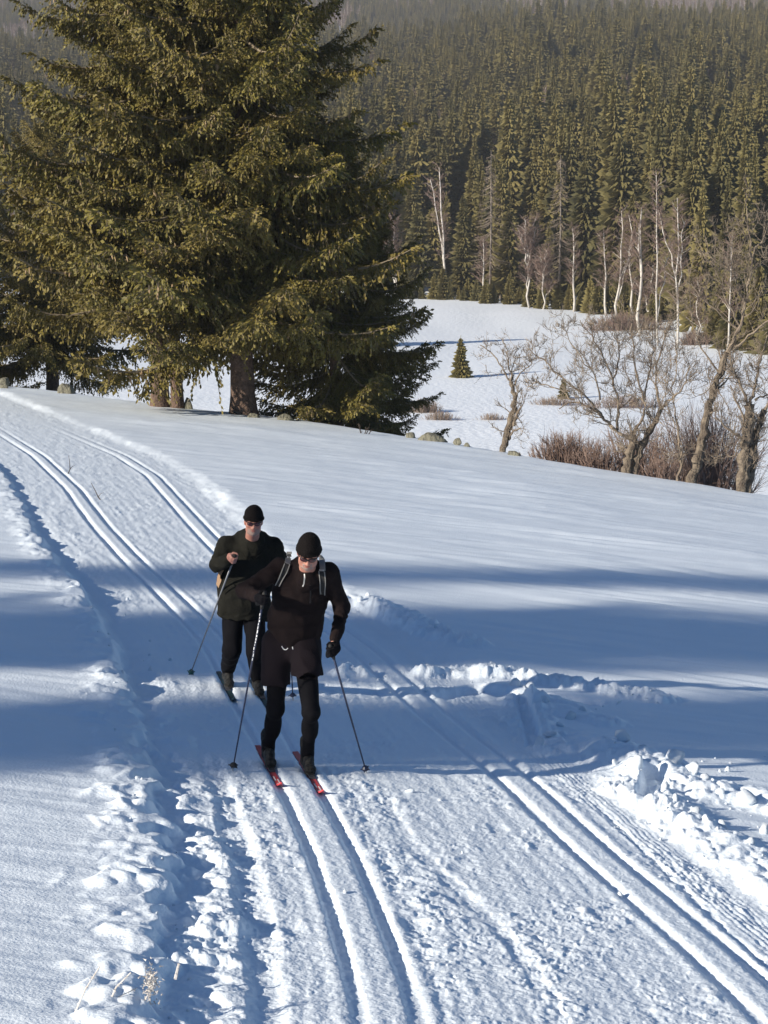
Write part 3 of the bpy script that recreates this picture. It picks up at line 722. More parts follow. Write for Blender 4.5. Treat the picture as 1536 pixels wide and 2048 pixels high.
# ------------------------------------------------------------------ bushes, dry grass
def thicket(name, px, py, wpx, hpx, D, n, m, label, seed, cat='bush', rad=.008, base_z=None):
    r = np.random.RandomState(seed); b = MB()
    if D > 140: D = float(Gv(px, py)[1])
    elif D > 66: D = float(crest_tree(px, (D - 66) * .12)[1])
    c = P(px, py, D)
    z = float(ground(c[0], D)); c[2] = max(c[2], z) if D < 90 else z; base = np.array([c[0], D, min(z, c[2])]); sc = D / F; W = wpx * sc / 2; Hh = hpx * sc + max(0, c[2] - z)
    top = c[2] - base[2] + hpx * sc
    for i in range(int(n * (1.25 if D < 70 else 2.0))):
        x = r.normal() * W * .42; y = r.normal() * W * .35; y *= .5; gz = float(ground(c[0] + x, D + y)) - base[2] - .05
        l = (top - gz) * r.uniform(.5, 1.05) * (1 - .45 * (abs(x) / W) ** 2) if top > gz else .3
        d = unit([x / W * .55 + r.normal() * .2, y / W * .4 + r.normal() * .2, 1])
        e = np.array([x, y, gz]) + d * max(l, .2); mid = (np.array([x, y, gz]) + e) / 2 + r.normal(size=3) * l * .05
        b.tube([[x, y, gz], mid, e], [rad * 1.5, rad * 1.2, rad * .5], 3, 0, False)
        for k in range(4):
            a = mid + (e - mid) * r.uniform(-.4, .8); b.tube([a, a + unit(d + r.normal(size=3) * .45) * l * r.uniform(.2, .4)], [rad * .8, rad * .3], 3, 0, False)
    root = tag(link(name, b.mesh(name, [m]), None, base), label, cat); return root
thicket('bush', 1135, 925, 140, 62, 82, 300, M['bush'], 'rounded reddish brown bush beside the leftmost bare trees', 601)
thicket('bush', 1205, 925, 80, 45, 80, 90, M['bush'], 'thinner purple brown bush left of the foot of the wide bare tree', 602)
thicket('bush', 1290, 890, 200, 42, 95, 230, M['bush'], 'brown bush behind the trunks of the wide bare tree', 603)
thicket('bush', 1420, 895, 120, 85, 100, 300, M['bush'], 'dense dark red bush between the two right bare trees', 604)
thicket('bush', 1320, 945, 60, 40, 72, 60, M['bush'], 'low twiggy bush right of the foot of the wide bare tree', 605)
thicket('bush', 1250, 815, 160, 25, 150, 200, M['bush'], 'low strip of brown brush across the snow behind the wide crown', 606)
thicket('bush', 1250, 660, 150, 35, 250, 260, M['bush'], 'low reddish brush at the foot of the birches on the far snow edge', 607, rad=.02)
thicket('bush', 1390, 690, 60, 30, 228, 120, M['bush'], 'small reddish brush left of the dark spruces on the right', 608, rad=.018)
thicket('dry_grass', 845, 825, 75, 26, 150, 190, M['grass'], 'pale dry grass tuft just right of the big spruce clump', 609, 'grass', .010)
thicket('dry_grass', 880, 840, 70, 18, 146, 110, M['grass'], 'sparse dry grass in front of the pale tuft by the spruces', 610, 'grass', .009)
thicket('dry_grass', 985, 840, 60, 14, 148, 70, M['grass'], 'thin dry grass on the snow left of the leaning weathered trunk', 611, 'grass', .009)
thicket('dry_grass', 1110, 810, 110, 18, 170, 120, M['grass'], 'strip of dry grass below the tiny spruce', 612, 'grass', .010)
thicket('dry_grass', 335, 820, 40, 16, 160, 40, M['grass'], 'few dry stems under the spruces by the small round boulder', 613, 'grass', .010)
thicket('weed_stalk', 727, 862, 14, 26, 64.0, 4, M['twig_dark'], 'dark bent weed stalk on the crest below the big spruces', 614, 'weed', .012)

# ------------------------------------------------------------------ rocks
def rock(px, py, wpx, hpx, label, seed, cat='rock', dy=-.2, D=None, mt='rock', parent=None, flat=.5):
    r = np.random.RandomState(seed)
    if D is None:
        g = crest_tree(px, dy); D = g[1]
    c = P(px, py, D); sc = D / F; W = wpx * sc / 2; Hh = hpx * sc
    bm = bmesh.new(); bmesh.ops.create_icosphere(bm, subdivisions=4, radius=1)
    co = np.array([v.co[:] for v in bm.verts])
    f = 1 + .30 * noise3(co, 1.3, seed) + .14 * noise3(co, 3.1, seed + 9) + .07 * noise3(co, 8, seed + 4)
    for k in range(14):
        n = unit(r.normal(size=3)); d = r.uniform(.48, .78); pr = (co * f[:, None]) @ n; f = np.where(pr > d, f * (d + (pr - d) * .2) / np.maximum(pr, .01), f)
    co = co * f[:, None] * np.array([W, W * .8, Hh * 1.05]); co[:, 2] += -.12 * Hh; co[:, 2] += .18 * co[:, 0] * r.uniform(-1, 1)
    for v, q in zip(bm.verts, co): v.co = q
    me = bpy.data.meshes.new('rock'); bm.to_mesh(me); bm.free(); me.materials.append(M[mt])
    for p in me.polygons: p.use_smooth = True
    base = np.array([c[0], D, float(ground(c[0], D))]); base[2] = max(base[2], c[2]) if abs(base[2] - c[2]) < 1.0 else c[2]
    return tag(link('rock', me, None, base), label, cat)
rock(132, 783, 54, 22, 'rounded grey boulder poking out of snow left of the spruce trunks', 701)
rock(376, 815, 28, 22, 'small rounded boulder right beside the thin spruce trunk', 702)
rock(506, 838, 44, 14, 'flat brownish stone at the foot of the thickest spruce trunk', 703, dy=-1.2)
rock(570, 840, 40, 12, 'flat dark stone on the crest right of the thickest trunk', 704, dy=-.6)
rock(868, 884, 62, 26, 'largest lichen covered rock on the crest, left of the weathered tree', 705)
rock(820, 873, 26, 12, 'small low rock left of the lichen covered one', 706)
rock(915, 884, 24, 10, 'small dark slab right of the lichen covered rock', 707)
rock(933, 893, 18, 9, 'lowest dark pebble right of the dark slab', 708)
rock(1027, 910, 34, 10, 'small dark stone at the foot of the weathered tree', 709)
rock(2, 770, 46, 26, 'upper stone of the stack at the left edge', 710)
rock(4, 790, 34, 16, 'lower stone of the stack at the left edge', 711, dy=-1.0)
def mound(px, py, wpx, hpx, D, label, seed):
    o = rock(px, py, wpx, hpx, label, seed, 'snow mound', D=D, mt='chunk'); o.name = 'snow_mound'; return o
mound(1160, 937, 80, 14, 70, 'rounded snow mound in front of the reddish bush', 721)

# ------------------------------------------------------------------ snow chunks lying on the slope
def chunk_mesh(seed):
    bm = bmesh.new(); bmesh.ops.create_icosphere(bm, subdivisions=2, radius=1)
    co = np.array([v.co[:] for v in bm.verts]); f = 1 + .5 * noise3(co, 1.1, seed) + .25 * noise3(co, 2.7, seed + 3)
    co = co * f[:, None] * [1, .85, .7]
    for v, q in zip(bm.verts, co): v.co = q
    me = bpy.data.meshes.new('snow_chunk'); bm.to_mesh(me); bm.free(); me.materials.append(M['chunk'])
    for p in me.polygons: p.use_smooth = True
    return me
CH = [chunk_mesh(800 + i) for i in range(7)]
def chunk(x, y, s, r, sub=.25, parent=near):
    o = bpy.data.objects.new('snow_chunk', CH[r.randint(len(CH))]); COL.objects.link(o); o.parent = parent
    o.location = (x, y, snow_z(x, y) + s * (.55 - sub)); o.rotation_euler = r.uniform(0, 6.28, 3) * [.3, .3, 1]; o.scale = (s * r.uniform(.8, 1.3), s * r.uniform(.8, 1.2), s * r.uniform(.7, 1.1))
r = np.random.RandomState(13)
BIGCH = [(1245,1500,34),(1275,1545,44),(1350,1535,40),(1385,1560,40),(1490,1610,48),(1410,1575,26),(1330,1590,24),(1440,1600,22),(1455,1545,16),(1230,1530,18),(1285,1508,20),(1530,1665,40),(1390,1640,26),(1445,1660,24),(1500,1700,28),(1350,1620,18),(1320,1650,14),(1420,1700,18),
 (1090,1415,22),(1100,1470,24),(1080,1490,20),(1140,1440,26),(1120,1455,18),(1165,1430,18),(1060,1375,20),(1030,1372,22),(720,1205,14),(735,1195,12),(870,1270,12),(255,1190,9),(250,1220,8),(340,1310,9),(300,1330,12),(345,1395,8),
 (1240,1770,18),(1215,1660,9),(1245,1575,10),(820,1570,16),(880,1585,9),(765,1590,10),(925,1690,9),(1080,1660,7),(1035,1855,8),(690,1770,14),(520,1760,8),(545,1610,8),(590,1720,7)]
for px, py, d in BIGCH:
    g = G(px, py); s = d * .5 * g[1] / F; chunk(g[0], g[1], s * 1.0, r)
for k in range(150):
    if k < 60: px, py = r.uniform(1210, 1536), r.uniform(1500, 1760); 
    elif k < 110: px, py = 690 + r.rand() * 650, 0; py = 1335 + (px - 690) * .1 + r.normal() * 14
    else:
        py = r.uniform(1180, 2040); px = np.interp(py, [1100, 1300, 1500, 1700, 1900, 2048], [160, 250, 260, 330, 350, 330]) + r.normal() * 28
    g = G(px, py); s = r.uniform(3, 9) * .5 * g[1] / F; chunk(g[0], g[1], s, r)
# ------------------------------------------------------------------ twigs and frosted weeds
def ontube(pts, lift, rad, name, label, cat, m, sides=5):
    q = np.array([G(px, py) + np.array([0, 0, 0]) for px, py in pts]); base = q[0].copy()
    for i, p in enumerate(q): p[2] = snow_z(p[0], p[1]) + lift
    b = MB(); b.tube(q - base, np.linspace(rad, rad * .5, len(q)), sides); return tag(link(name, b.mesh(name, [m]), None, base), label, cat)
def stick(base_px, pts, rad, label):
    g = G(*base_px); g[2] = snow_z(g[0], g[1]) - .03; q = np.array([P(x, y, g[1] + .02 * i) for i, (x, y) in enumerate(pts)]); q += [0, 0, g[2] - q[0][2]]
    b = MB(); b.tube(q - g, np.linspace(rad, rad * .4, len(q)), 6); m_ = q[1] - g; b.tube([m_, m_ + np.array([.05, 0, .06]), m_ + np.array([.11, .02, .08])], [rad * .6, rad * .4, rad * .2], 4); tag(link('fallen_twig', b.mesh('fallen_twig', [M['twig_dark']]), None, g), label, 'twig')
stick((135, 942), [(135,942),(140,930),(139,916),(137,903)], .012, 'dark twig standing in the trail snow between the track pairs near the far bend')
stick((203, 993), [(203,993),(196,984),(190,971),(182,956)], .012, 'dark leaning twig on the trail, nearer to the skiers than the other')
def weed(name, base_px, branches, label, seed, head=None):
    r = np.random.RandomState(seed); g = G(*base_px); g[2] = snow_z(g[0], g[1]) - .02
    root = empty(name, g, label, 'weed'); b = MB(); D = g[1]
    for pts, dep, rad in branches:
        q = np.array([P(x, y, D + d) for (x, y), d in zip(pts, dep)]) - g; b.tube(q, np.linspace(rad, rad * .6, len(q)), 5)
        for k in range(26):
            u = r.uniform(.2, 1); i = min(int(u * (len(q) - 1)), len(q) - 2); p = q[i] + (q[i + 1] - q[i]) * r.rand(); b.tube([p, p + r.normal(size=3) * .007], [.0022, .001], 3, 0, False)
    b.build('stem', M['frost'], root)
    if head:
        h = MB()
        for k in range(170):
            c = P(head[0] + r.normal() * 9, head[1] + r.normal() * 22, D + r.normal() * .02) - g; d = unit(r.normal(size=3) + [0, 0, .4]) * r.uniform(.012, .03); sd = unit(np.cross(d, r.normal(size=3))) * .005
            h.add([c - sd, c + sd, c + d], None, [(0, 1, 2)]); h.tube([c, c + d * .7], [.003, .001], 3, 0, False)
        h.build('seed_head', M['frost'], root)
weed('frosted_weed', (148, 2030), [([(60,2060),(110,2046),(148,2030)], [0, 0, 0], .007), ([(148,2030),(170,1980),(200,1932)], [0, 0, .03], .005)], 'frosted weed stem bent into an angle at the lower left', 901)
weed('frosted_weed', (218, 2008), [([(218,2008),(232,1975),(262,1945)], [0, 0, .02], .006), ([(218,2008),(245,1990),(272,1977)], [0, .02, .05], .004), ([(218,2008),(260,2022),(310,2027)], [0, 0, 0], .006), ([(218,2008),(190,2018),(175,2024)], [0, 0, 0], .004)],
     'frosted weed with forked stems lying over the bank edge', 902)
weed('frosted_weed', (305, 2010), [([(300,2010),(300,1985),(302,1950)], [0, 0, 0], .004)], 'frosted weed with a feathery seed head at the lower left', 903, head=(302, 1965))
weed('dark_twig', (353, 1958), [([(351,1958),(354,1944),(358,1927)], [0, 0, 0], .010)], 'short dark twig sticking out of the snow gully', 904)
# ------------------------------------------------------------------ bodies: signed distance fields meshed with surface nets
class Field:
    def __init__(s, lo, hi, h):
        s.lo = np.asarray(lo, float); s.h = h
        s.n = np.ceil((np.asarray(hi) - s.lo) / h).astype(int) + 1
        s.f = np.full(s.n, 1.0, np.float32)
    def box(s, lo, hi):
        a = np.clip(np.floor((np.asarray(lo) - s.lo) / s.h).astype(int), 0, s.n - 1); b = np.clip(np.ceil((np.asarray(hi) - s.lo) / s.h).astype(int) + 1, 1, s.n)
        g = np.meshgrid(*[s.lo[i] + s.h * np.arange(a[i], b[i]) for i in range(3)], indexing='ij')
        return tuple(slice(a[i], b[i]) for i in range(3)), np.stack(g, -1)
    def put(s, sl, d, k):
        a = s.f[sl]
        hh = np.maximum(k - np.abs(a - d), 0) / k
        s.f[sl] = np.minimum(a, d) - hh * hh * k / 4
    def cap(s, a, b, ra, rb=None, k=.03, flat=None):
        a = np.asarray(a, float); b = np.asarray(b, float); rb = ra if rb is None else rb; m = max(ra, rb) * 1.3 + k + .03
        sl, p = s.box(np.minimum(a, b) - m, np.maximum(a, b) + m)
        if p.size == 0: return
        ab = b - a; t = np.clip(((p - a) @ ab) / (ab @ ab + 1e-12), 0, 1)
        q = p - a - t[..., None] * ab
        if flat is not None:   # (direction, factor): thinner along that direction
            n = unit(flat[0]); c = q @ n; q = q + (c * (1 / flat[1] - 1))[..., None] * n
        s.put(sl, (np.linalg.norm(q, axis=-1) - (ra + (rb - ra) * t)).astype(np.float32), k)
    def chain(s, pts, rad, k=.02):
        for i in range(len(pts) - 1): s.cap(pts[i], pts[i + 1], rad[i], rad[i + 1], k)
    def ell(s, c, r, Rm=None, k=.03, clip=None):
        c = np.asarray(c, float); r = np.asarray(r, float); m = r.max() + k + .03
        sl, p = s.box(c - m, c + m)
        if p.size == 0: return
        q = p - c
        if Rm is not None: q = q @ Rm
        l = np.linalg.norm(q / r, axis=-1); d = (l - 1) * r.min() * (.5 + .5 * np.minimum(1, 1)) 
        l2 = np.linalg.norm(q / (r * r), axis=-1) + 1e-6; d = l * (l - 1) / l2
        if clip is not None: d = np.maximum(d, clip(q))
        s.put(sl, d.astype(np.float32), k)
    def cut(s, fn):
        _, p = s.box(s.lo, s.lo + s.h * (s.n - 1)); d = fn(p); s.f = np.maximum(s.f, d[:s.n[0], :s.n[1], :s.n[2]].astype(np.float32))
    def wrinkle(s, amp, sc, seed, ridge=True, stretch=(1, 1, 1)):
        idx = np.argwhere(np.abs(s.f) < .03); p = s.lo + idx * s.h
        n = noise3(p * np.array(stretch), sc, seed)
        if ridge: n = np.abs(n) * 2 - .5
        s.f[tuple(idx.T)] += (amp * n).astype(np.float32)
    def at(s, p):
        i = np.clip(np.round((np.asarray(p) - s.lo) / s.h).astype(int), 0, s.n - 1); return s.f[tuple(np.moveaxis(i, -1, 0))]
    def surf(s, px, py, d0, d1, lift=.004):
        """where the photo ray first meets the cloth, pushed out by lift"""
        rx, rz = ray(px, py); D = np.linspace(d0, d1, 900); p = np.stack([rx * D, D, rz * D], -1); v = s.at(p); i = np.argmax(v < 0)
        if not (v < 0).any(): i = np.argmin(v)
        q = p[i]; e = s.h * 1.5; n = unit([float(s.at(q + d) - s.at(q - d)) for d in (np.array([e, 0, 0]), np.array([0, e, 0]), np.array([0, 0, e]))])
        return q + n * lift, n
    def mesh(s, name, m, origin, relax=1):
        f = s.f; sg = f < 0
        c = sg.astype(np.int8); t = c[:-1] + c[1:]; t = t[:, :-1] + t[:, 1:]; t = t[:, :, :-1] + t[:, :, 1:]
        act = np.argwhere((t > 0) & (t < 8)); vid = np.full(t.shape, -1, np.int32); vid[tuple(act.T)] = np.arange(len(act))
        acc = np.zeros((len(act), 3)); cnt = np.zeros(len(act))
        cor = np.array([(i, j, k) for i in (0, 1) for j in (0, 1) for k in (0, 1)])
        for a in range(8):
            for b in range(a + 1, 8):
                if np.abs(cor[a] - cor[b]).sum() != 1: continue
                va = f[tuple((act + cor[a]).T)]; vb = f[tuple((act + cor[b]).T)]; x = (va < 0) != (vb < 0)
                tt = va / np.where(np.abs(va - vb) < 1e-9, 1, va - vb); acc[x] += (cor[a] + (cor[b] - cor[a]) * tt[:, None])[x]; cnt[x] += 1
        v = s.lo + (act + acc / np.maximum(cnt, 1)[:, None]) * s.h
        Q = []
        for ax in range(3):
            a = np.take(sg, range(f.shape[ax] - 1), ax); b = np.take(sg, range(1, f.shape[ax]), ax); e = np.argwhere(a != b)
            u, w_ = (ax + 1) % 3, (ax + 2) % 3
            e = e[(e[:, u] > 0) & (e[:, w_] > 0) & (e[:, u] < f.shape[u] - 1) & (e[:, w_] < f.shape[w_] - 1)]
            du = np.eye(3, dtype=int)[u]; dw = np.eye(3, dtype=int)[w_]
            q = np.stack([vid[tuple((e - du - dw).T)], vid[tuple((e - dw).T)], vid[tuple(e.T)], vid[tuple((e - du).T)]], -1)
            ins = sg[tuple(e.T)]; q[~ins] = q[~ins][:, ::-1]; Q.append(q)
        Q = np.concatenate(Q); Q = Q[(Q >= 0).all(1)]
        for _ in range(relax):
            nb = np.zeros_like(v); nc = np.zeros(len(v))
            for i in range(4):
                np.add.at(nb, Q[:, i], v[Q[:, (i + 1) % 4]]); np.add.at(nc, Q[:, i], 1)
            v = v * .5 + .5 * nb / np.maximum(nc, 1)[:, None]
        return mesh_np(name, v - np.asarray(origin), Q, None, [m], None, True)
def frame(fwd, up):
    f = unit(fwd); sd_ = unit(np.cross(f, up)); u = np.cross(sd_, f); return np.stack([sd_, f, u], 1)   # columns: side, forward, up
def head(Fd, c, Rm, neck, neck_r=.062, grow=0):
    w_ = lambda x, y, z: c + Rm @ np.array([x, y, z])
    g = grow
    Fd.ell(w_(0, -.012, .035), (.076 + g, .096 + g, .092 + g), Rm, .02); Fd.ell(w_(0, .022, -.045), (.060 + g, .068 + g, .078 + g), Rm, .03)
    Fd.ell(w_(0, .060, -.098), (.026 + g, .022 + g, .020 + g), Rm, .025)
    for s in (-1, 1):
        Fd.ell(w_(s * .046, .056, -.022), (.026 + g, .024 + g, .024 + g), Rm, .02); Fd.ell(w_(s * .079, -.012, -.008), (.012, .024, .034), Rm, .010)
        Fd.ell(w_(s * .042, .016, -.078), (.028 + g, .042 + g, .030 + g), Rm, .03)
    Fd.cap(w_(-.04, .080, .030), w_(.04, .080, .030), .014 + g, None, .02)
    Fd.cap(w_(0, .090, .014), w_(0, .110, -.028), .009 + g, .014 + g, .014); Fd.cap(w_(-.013, .098, -.032), w_(.013, .098, -.032), .009 + g, None, .010)
    Fd.cap(w_(-.02, .088, -.0655), w_(.02, .088, -.0655), .002, None, .002)
    Fd.ell(w_(0, .082, -.058), (.026 + g, .012 + g, .006 + g), Rm, .008); Fd.ell(w_(0, .080, -.071), (.022 + g, .012 + g, .007 + g), Rm, .008)
    Fd.cap(w_(0, -.02, -.06), neck, neck_r + g, neck_r + .006 + g, .03)
def hand(Fd, g, axis, back, side_sign=1, r=.0095, k=.006, wrist=None):
    """a fist round a pole: g on the pole axis, axis = up along the pole, back = towards the back of the hand"""
    a = unit(axis); n = unit(back - a * (back @ a)); t = np.cross(a, n) * side_sign
    pt = lambda ang, off, rad: g + a * off + (n * math.cos(ang) + t * math.sin(ang)) * rad
    Fd.ell(g + n * .033 - t * .012, (.042, .017, .040), np.stack([a, n, t], 1), .012)
    for off, l in ((.031, .95), (.010, 1.05), (-.011, 1.0), (-.030, .82)):
        ang = [R(10), R(62), R(112), R(165), R(205 * l)]
        Fd.chain([pt(x, off, rr) for x, rr in zip(ang, (.032, .034, .029, .024, .024))], [r * 1.12, r * 1.1, r, r * .92, r * .8], k)
    Fd.chain([pt(R(-40), .012, .040), pt(R(-85), .040, .036), pt(R(-140), .047, .028), pt(R(-185), .046, .027)], [r * 1.35, r * 1.25, r * 1.1, r * .85], k)
    if wrist is not None: Fd.cap(g + n * .030 - t * .035, wrist, .027, .029, .02)
def smooth_line(pts, n=24):
    pts = np.asarray(pts, float); t = np.linspace(0, 1, len(pts)); tt = np.linspace(0, 1, n); q = np.stack([np.interp(tt, t, pts[:, j]) for j in range(3)], -1)
    for _ in range(3): q[1:-1] = .25 * q[:-2] + .5 * q[1:-1] + .25 * q[2:]
    return q
def pole(name, grip, tip, label, mshaft, mbasket, mprint=None, lbl_grip=None):
    grip = np.asarray(grip, float); tip = np.asarray(tip, float); a = unit(grip - tip); L = np.linalg.norm(grip - tip)
    root = empty(name, tip, label, 'ski pole'); z = lambda d: a * d
    b = MB(); b.tube([z(.02), z(L * .5), z(L - .04)], [.0055, .0078, .009], 10); b.build('shaft', mshaft, root, smooth=True)
    b = MB(); b.tube([z(L - .07), z(L - .05), z(L + .02), z(L + .06), z(L + .075)], [.012, .015, .0155, .018, .012], 12); b.build('grip', M['grip'], root, smooth=True)
    b = MB(); b.tube([z(-.02), z(.03)], [.002, .006], 8); b.build('tip', M['metal'], root)
    b = MB(); n1 = unit(np.cross(a, [0, 1, 0])); n2 = np.cross(a, n1)
    b.tube([z(.035), z(.045), z(.062), z(.075)], [.011, .030, .026, .010], 14)
    for k in range(5):
        th = k / 5 * 6.283; d = n1 * math.cos(th) + n2 * math.sin(th); b.tube([z(.05) + d * .02, z(.046) + d * .042], [.007, .004], 5)
    b.build('basket', mbasket, root, smooth=False)
    if mprint:
        r = np.random.RandomState(3); b = MB(); d = L * .66; fr_ = unit(np.array([-.3, -1, .2]) - a * (np.array([-.3, -1, .2]) @ a)); sd3 = np.cross(a, fr_)
        while d < L * .93:
            l = r.uniform(.008, .03); w3 = r.uniform(-.004, .004); b.ribbon([z(d) + fr_ * .0072 + sd3 * w3, z(d + l) + fr_ * .0072 + sd3 * w3], [fr_, fr_], r.uniform(.004, .008), .002); d += l + r.uniform(.008, .02)
        b.build('printed_band', mprint, root)
    b = MB(); q = [z(L + .05) + n1 * .018, z(L + .01) + n1 * .045 + n2 * .02, z(L - .05) + n1 * .05, z(L - .03) + n1 * .02]; q = smooth_line(q, 12)
    b.ribbon(q, np.tile(n2, (len(q), 1)), .018, .002); b.build('wrist_strap', M['strap_black'], root)
    return root
def ski(name, toe, pth, side, label, mt, mp, ahead=.80, behind=1.05, lift=0.004, tipup=.055):
    y0 = toe[1]; q = []
    for d in np.linspace(-behind, ahead, 34):
        y = y0 - d * .985; x, sl = track_at(y, pth); o = side * GAP
        px_ = x + o * math.sqrt(1 + sl * sl); z = snow_z(px_, y)
        q.append([px_, y, z])
    q = np.array(q); zf = np.polyval(np.polyfit(np.arange(34), q[:, 2], 2), np.arange(34)); q[:, 2] = zf + lift
    t = np.linspace(-behind, ahead, 34); up = np.maximum(0, (t - (ahead - .24)) / .24) ** 2 * tipup; q[:, 2] += up
    w_ = np.where(t > ahead - .16, .050 * np.sqrt(np.clip((ahead - t) / .16, 0.02, 1)), .048)
    b = MB(); n = np.tile([0, 0, 1.], (34, 1)); o = q[0].copy(); b.ribbon(q - o, n, w_, .012)
    root = link(name, b.mesh(name, [mt]), None, o); tag(root, label, 'ski')
    sel = (t > .18) & (t < ahead - .07)
    if mp:
        for (a_, b_, off) in ((.35, .62, -.010), (.48, .80, .011), (.66, .9, -.006)):
            s2 = (t > ahead * a_) & (t < ahead * b_); b = MB(); sd2 = np.array([1., 0, 0]) * off
            b.ribbon(q[s2] - o + sd2 + [0, 0, .0122], n[s2], .009, .0012); b.build('printed_stripe', mp, root)
    i = int(np.argmin(np.abs(t - 0))); b = MB(); b.ribbon(q[i - 3:i + 3] - o + [0, 0, .012], n[:6], .045, .014); b.build('binding', M['binding'], root)
    return root, q, t
def boot(root, ankle, toe_dir, sole_z, org, side_lbl=None, h=.005):
    """ankle joint, direction of the foot; the sole lies at sole_z"""
    f = unit([toe_dir[0], toe_dir[1], 0]); sd_ = np.array([f[1], -f[0], 0]); u = np.array([0, 0, 1.])
    c = np.array([ankle[0], ankle[1], sole_z]); Fd = Field(c - [.28, .30, .02], c + [.28, .30, .34], h)
    Rm = np.stack([sd_, f, u], 1)
    Fd.cap(c + f * -.035 + u * .06, np.array([ankle[0], ankle[1], sole_z + .22]) - f * .02, .053, .060, .03)
    Fd.cap(c - f * .045 + u * .045, c + f * .15 + u * .040, .044, .040, .03, (u, .85)); Fd.ell(c + f * .165 + u * .036, (.046, .050, .033), Rm, .02)
    Fd.ell(c + f * .06 + u * .085, (.042, .075, .040), Rm, .03)
    for i in range(4): Fd.cap(c + f * (.10 - .025 * i) + u * (.088 + .022 * i) - sd_ * .03, c + f * (.10 - .025 * i) + u * (.088 + .022 * i) + sd_ * .03, .008, None, .008)
    Fd.wrinkle(.003, 22, 5); Fd.cut(lambda p: (sole_z + .004) - p[..., 2])
    b = link('boot', Fd.mesh('boot', M['boot'], org), root)
    s = MB(); t = np.linspace(-.10, .205, 12); w_ = np.array([.05, .07, .075, .075, .07, .068, .07, .078, .085, .085, .07, .04]); s.ribbon(c + np.outer(t, f) - org + u * .0, np.tile(u, (12, 1)), w_, .014); s.build('sole', M['sole'], b)
    z_ = MB(); z_.tube(np.array([c + f * .045 + u * .235, c + f * .05 + u * .20]) - org + f * .012, [.004, .003], 5); z_.build('zip_pull', M['metal'], b)
    return b
def glasses(root, c, Rm, org):
    w_ = lambda x, y, z: c + Rm @ np.array([x, y, z])
    Fd = Field(c - .16, c + .16, .0035)
    fr = Field(c - .16, c + .16, .0035)
    for s in (-1, 1):
        Fd.ell(w_(s * .034, .094 - .0, .006), (.031, .016, .0195), Rm @ np.array(Matrix.Rotation(-s * .32, 3, 'Z')), .004)
        fr.chain([w_(s * .004, .107, .018), w_(s * .036, .103, .025), w_(s * .066, .080, .020), w_(s * .084, .03, .016), w_(s * .087, -.02, .012)], [.004, .004, .005, .0045, .004], .003)
    fr.cap(w_(-.008, .108, .010), w_(.008, .108, .010), .005, None, .004)
    g = link('sunglasses', fr.mesh('sunglasses', M['frame'], org), root); link('lens', Fd.mesh('lens', M['lens'], org), g); return g
def beanie(root, c, Rm, org, seed, tall=0.0):
    Fd = Field(c - .20, c + .22, .005); w_ = lambda x, y, z: c + Rm @ np.array([x, y, z])
    tilt = lambda q: -(q[..., 2] + .012 + q[..., 1] * -.10)
    Fd.ell(w_(0, -.014, .046), (.092, .110, .108 + tall), Rm, .02, clip=lambda q: -(q[..., 2] + .016 + .12 * (.02 - q[..., 1])))
    for a in np.linspace(0, 2 * np.pi, 25)[:-1]:
        b = a + 2 * np.pi / 24; e = lambda t: w_(.088 * math.cos(t), -.014 + .106 * math.sin(t), .040 - .12 * .11 * (1 - math.sin(t)) * .6)
        Fd.cap(e(a), e(b), .013, None, .008)
    Fd.wrinkle(.004, 9, seed); return link('beanie', Fd.mesh('beanie', M['knit'], org), root)
def lips(root, c, Rm, org):
    Fd = Field(c - .16, c + .16, .003); w_ = lambda x, y, z: c + Rm @ np.array([x, y, z])
    Fd.ell(w_(0, .0885, -.059), (.021, .008, .0045), Rm, .002); Fd.ell(w_(0, .087, -.070), (.018, .0085, .005), Rm, .002)
    return link('lips', Fd.mesh('lips', M['lip'], org), root)
def beard(root, c, Rm, neck, org, seed, wide=.036):
    Fd = Field(c - .16, c + .16, .0045); head(Fd, c, Rm, neck, .03, .0035)
    def clipf(p):
        q = (p - c) @ Rm
        low = np.minimum(np.maximum(np.abs(q[..., 0]) - wide, q[..., 2] + .043 + .35 * (wide - .036)), np.maximum(q[..., 2] + .084, np.abs(q[..., 0]) - .062))
        mouth = .013 - np.sqrt(((q[..., 0]) / 2.0) ** 2 + (q[..., 2] + .064) ** 2)
        back = .005 - q[..., 1]; bot = -.128 - q[..., 2]
        return np.maximum(np.maximum(low, mouth * (q[..., 1] > .05)), np.maximum(back, bot))
    Fd.cut(clipf); Fd.wrinkle(.002, 60, seed, False); return link('beard', Fd.mesh('beard', M['beard'], org), root)

# ------------------------------------------------------------------ front skier
def PF(px, py, D): return P(px, py, D + .6)
def gz(p): return snow_z(p[0], p[1])
tl_y, tr_y = 17.02, 16.88        # where the boots stand along the tracks (photo left, photo right)
def boot_at(y, side):
    x, sl = track_at(y); return np.array([x + side * GAP, y, 0]), unit([-sl, -1, 0])
s1, q1, t1 = ski('ski', boot_at(tl_y, -1)[0], PL, -1, 'red ski with white print under the trailing boot of the front skier', M['ski_red'], M['ski_white'])
s2, q2, t2 = ski('ski', boot_at(tr_y, 1)[0], PL, 1, 'red ski with white print under the leading boot of the front skier', M['ski_red'], M['ski_white'])
aL, dL = boot_at(tl_y, -1); aR, dR = boot_at(tr_y, 1)
zL = float(np.interp(0, t1, q1[:, 2])) + .026; zR = float(np.interp(0, t2, q2[:, 2])) + .026
aL = aL - dL * .18; aR = aR - dR * .18
aL[2] = zL + .09; aR[2] = zR + .09
org = np.array([(aL[0] + aR[0]) / 2, (aL[1] + aR[1]) / 2, min(zL, zR)])
def person_root(Fd, label):
    return tag(link('person', Fd.mesh('person', M['skin'], org), None, org), label, 'person')
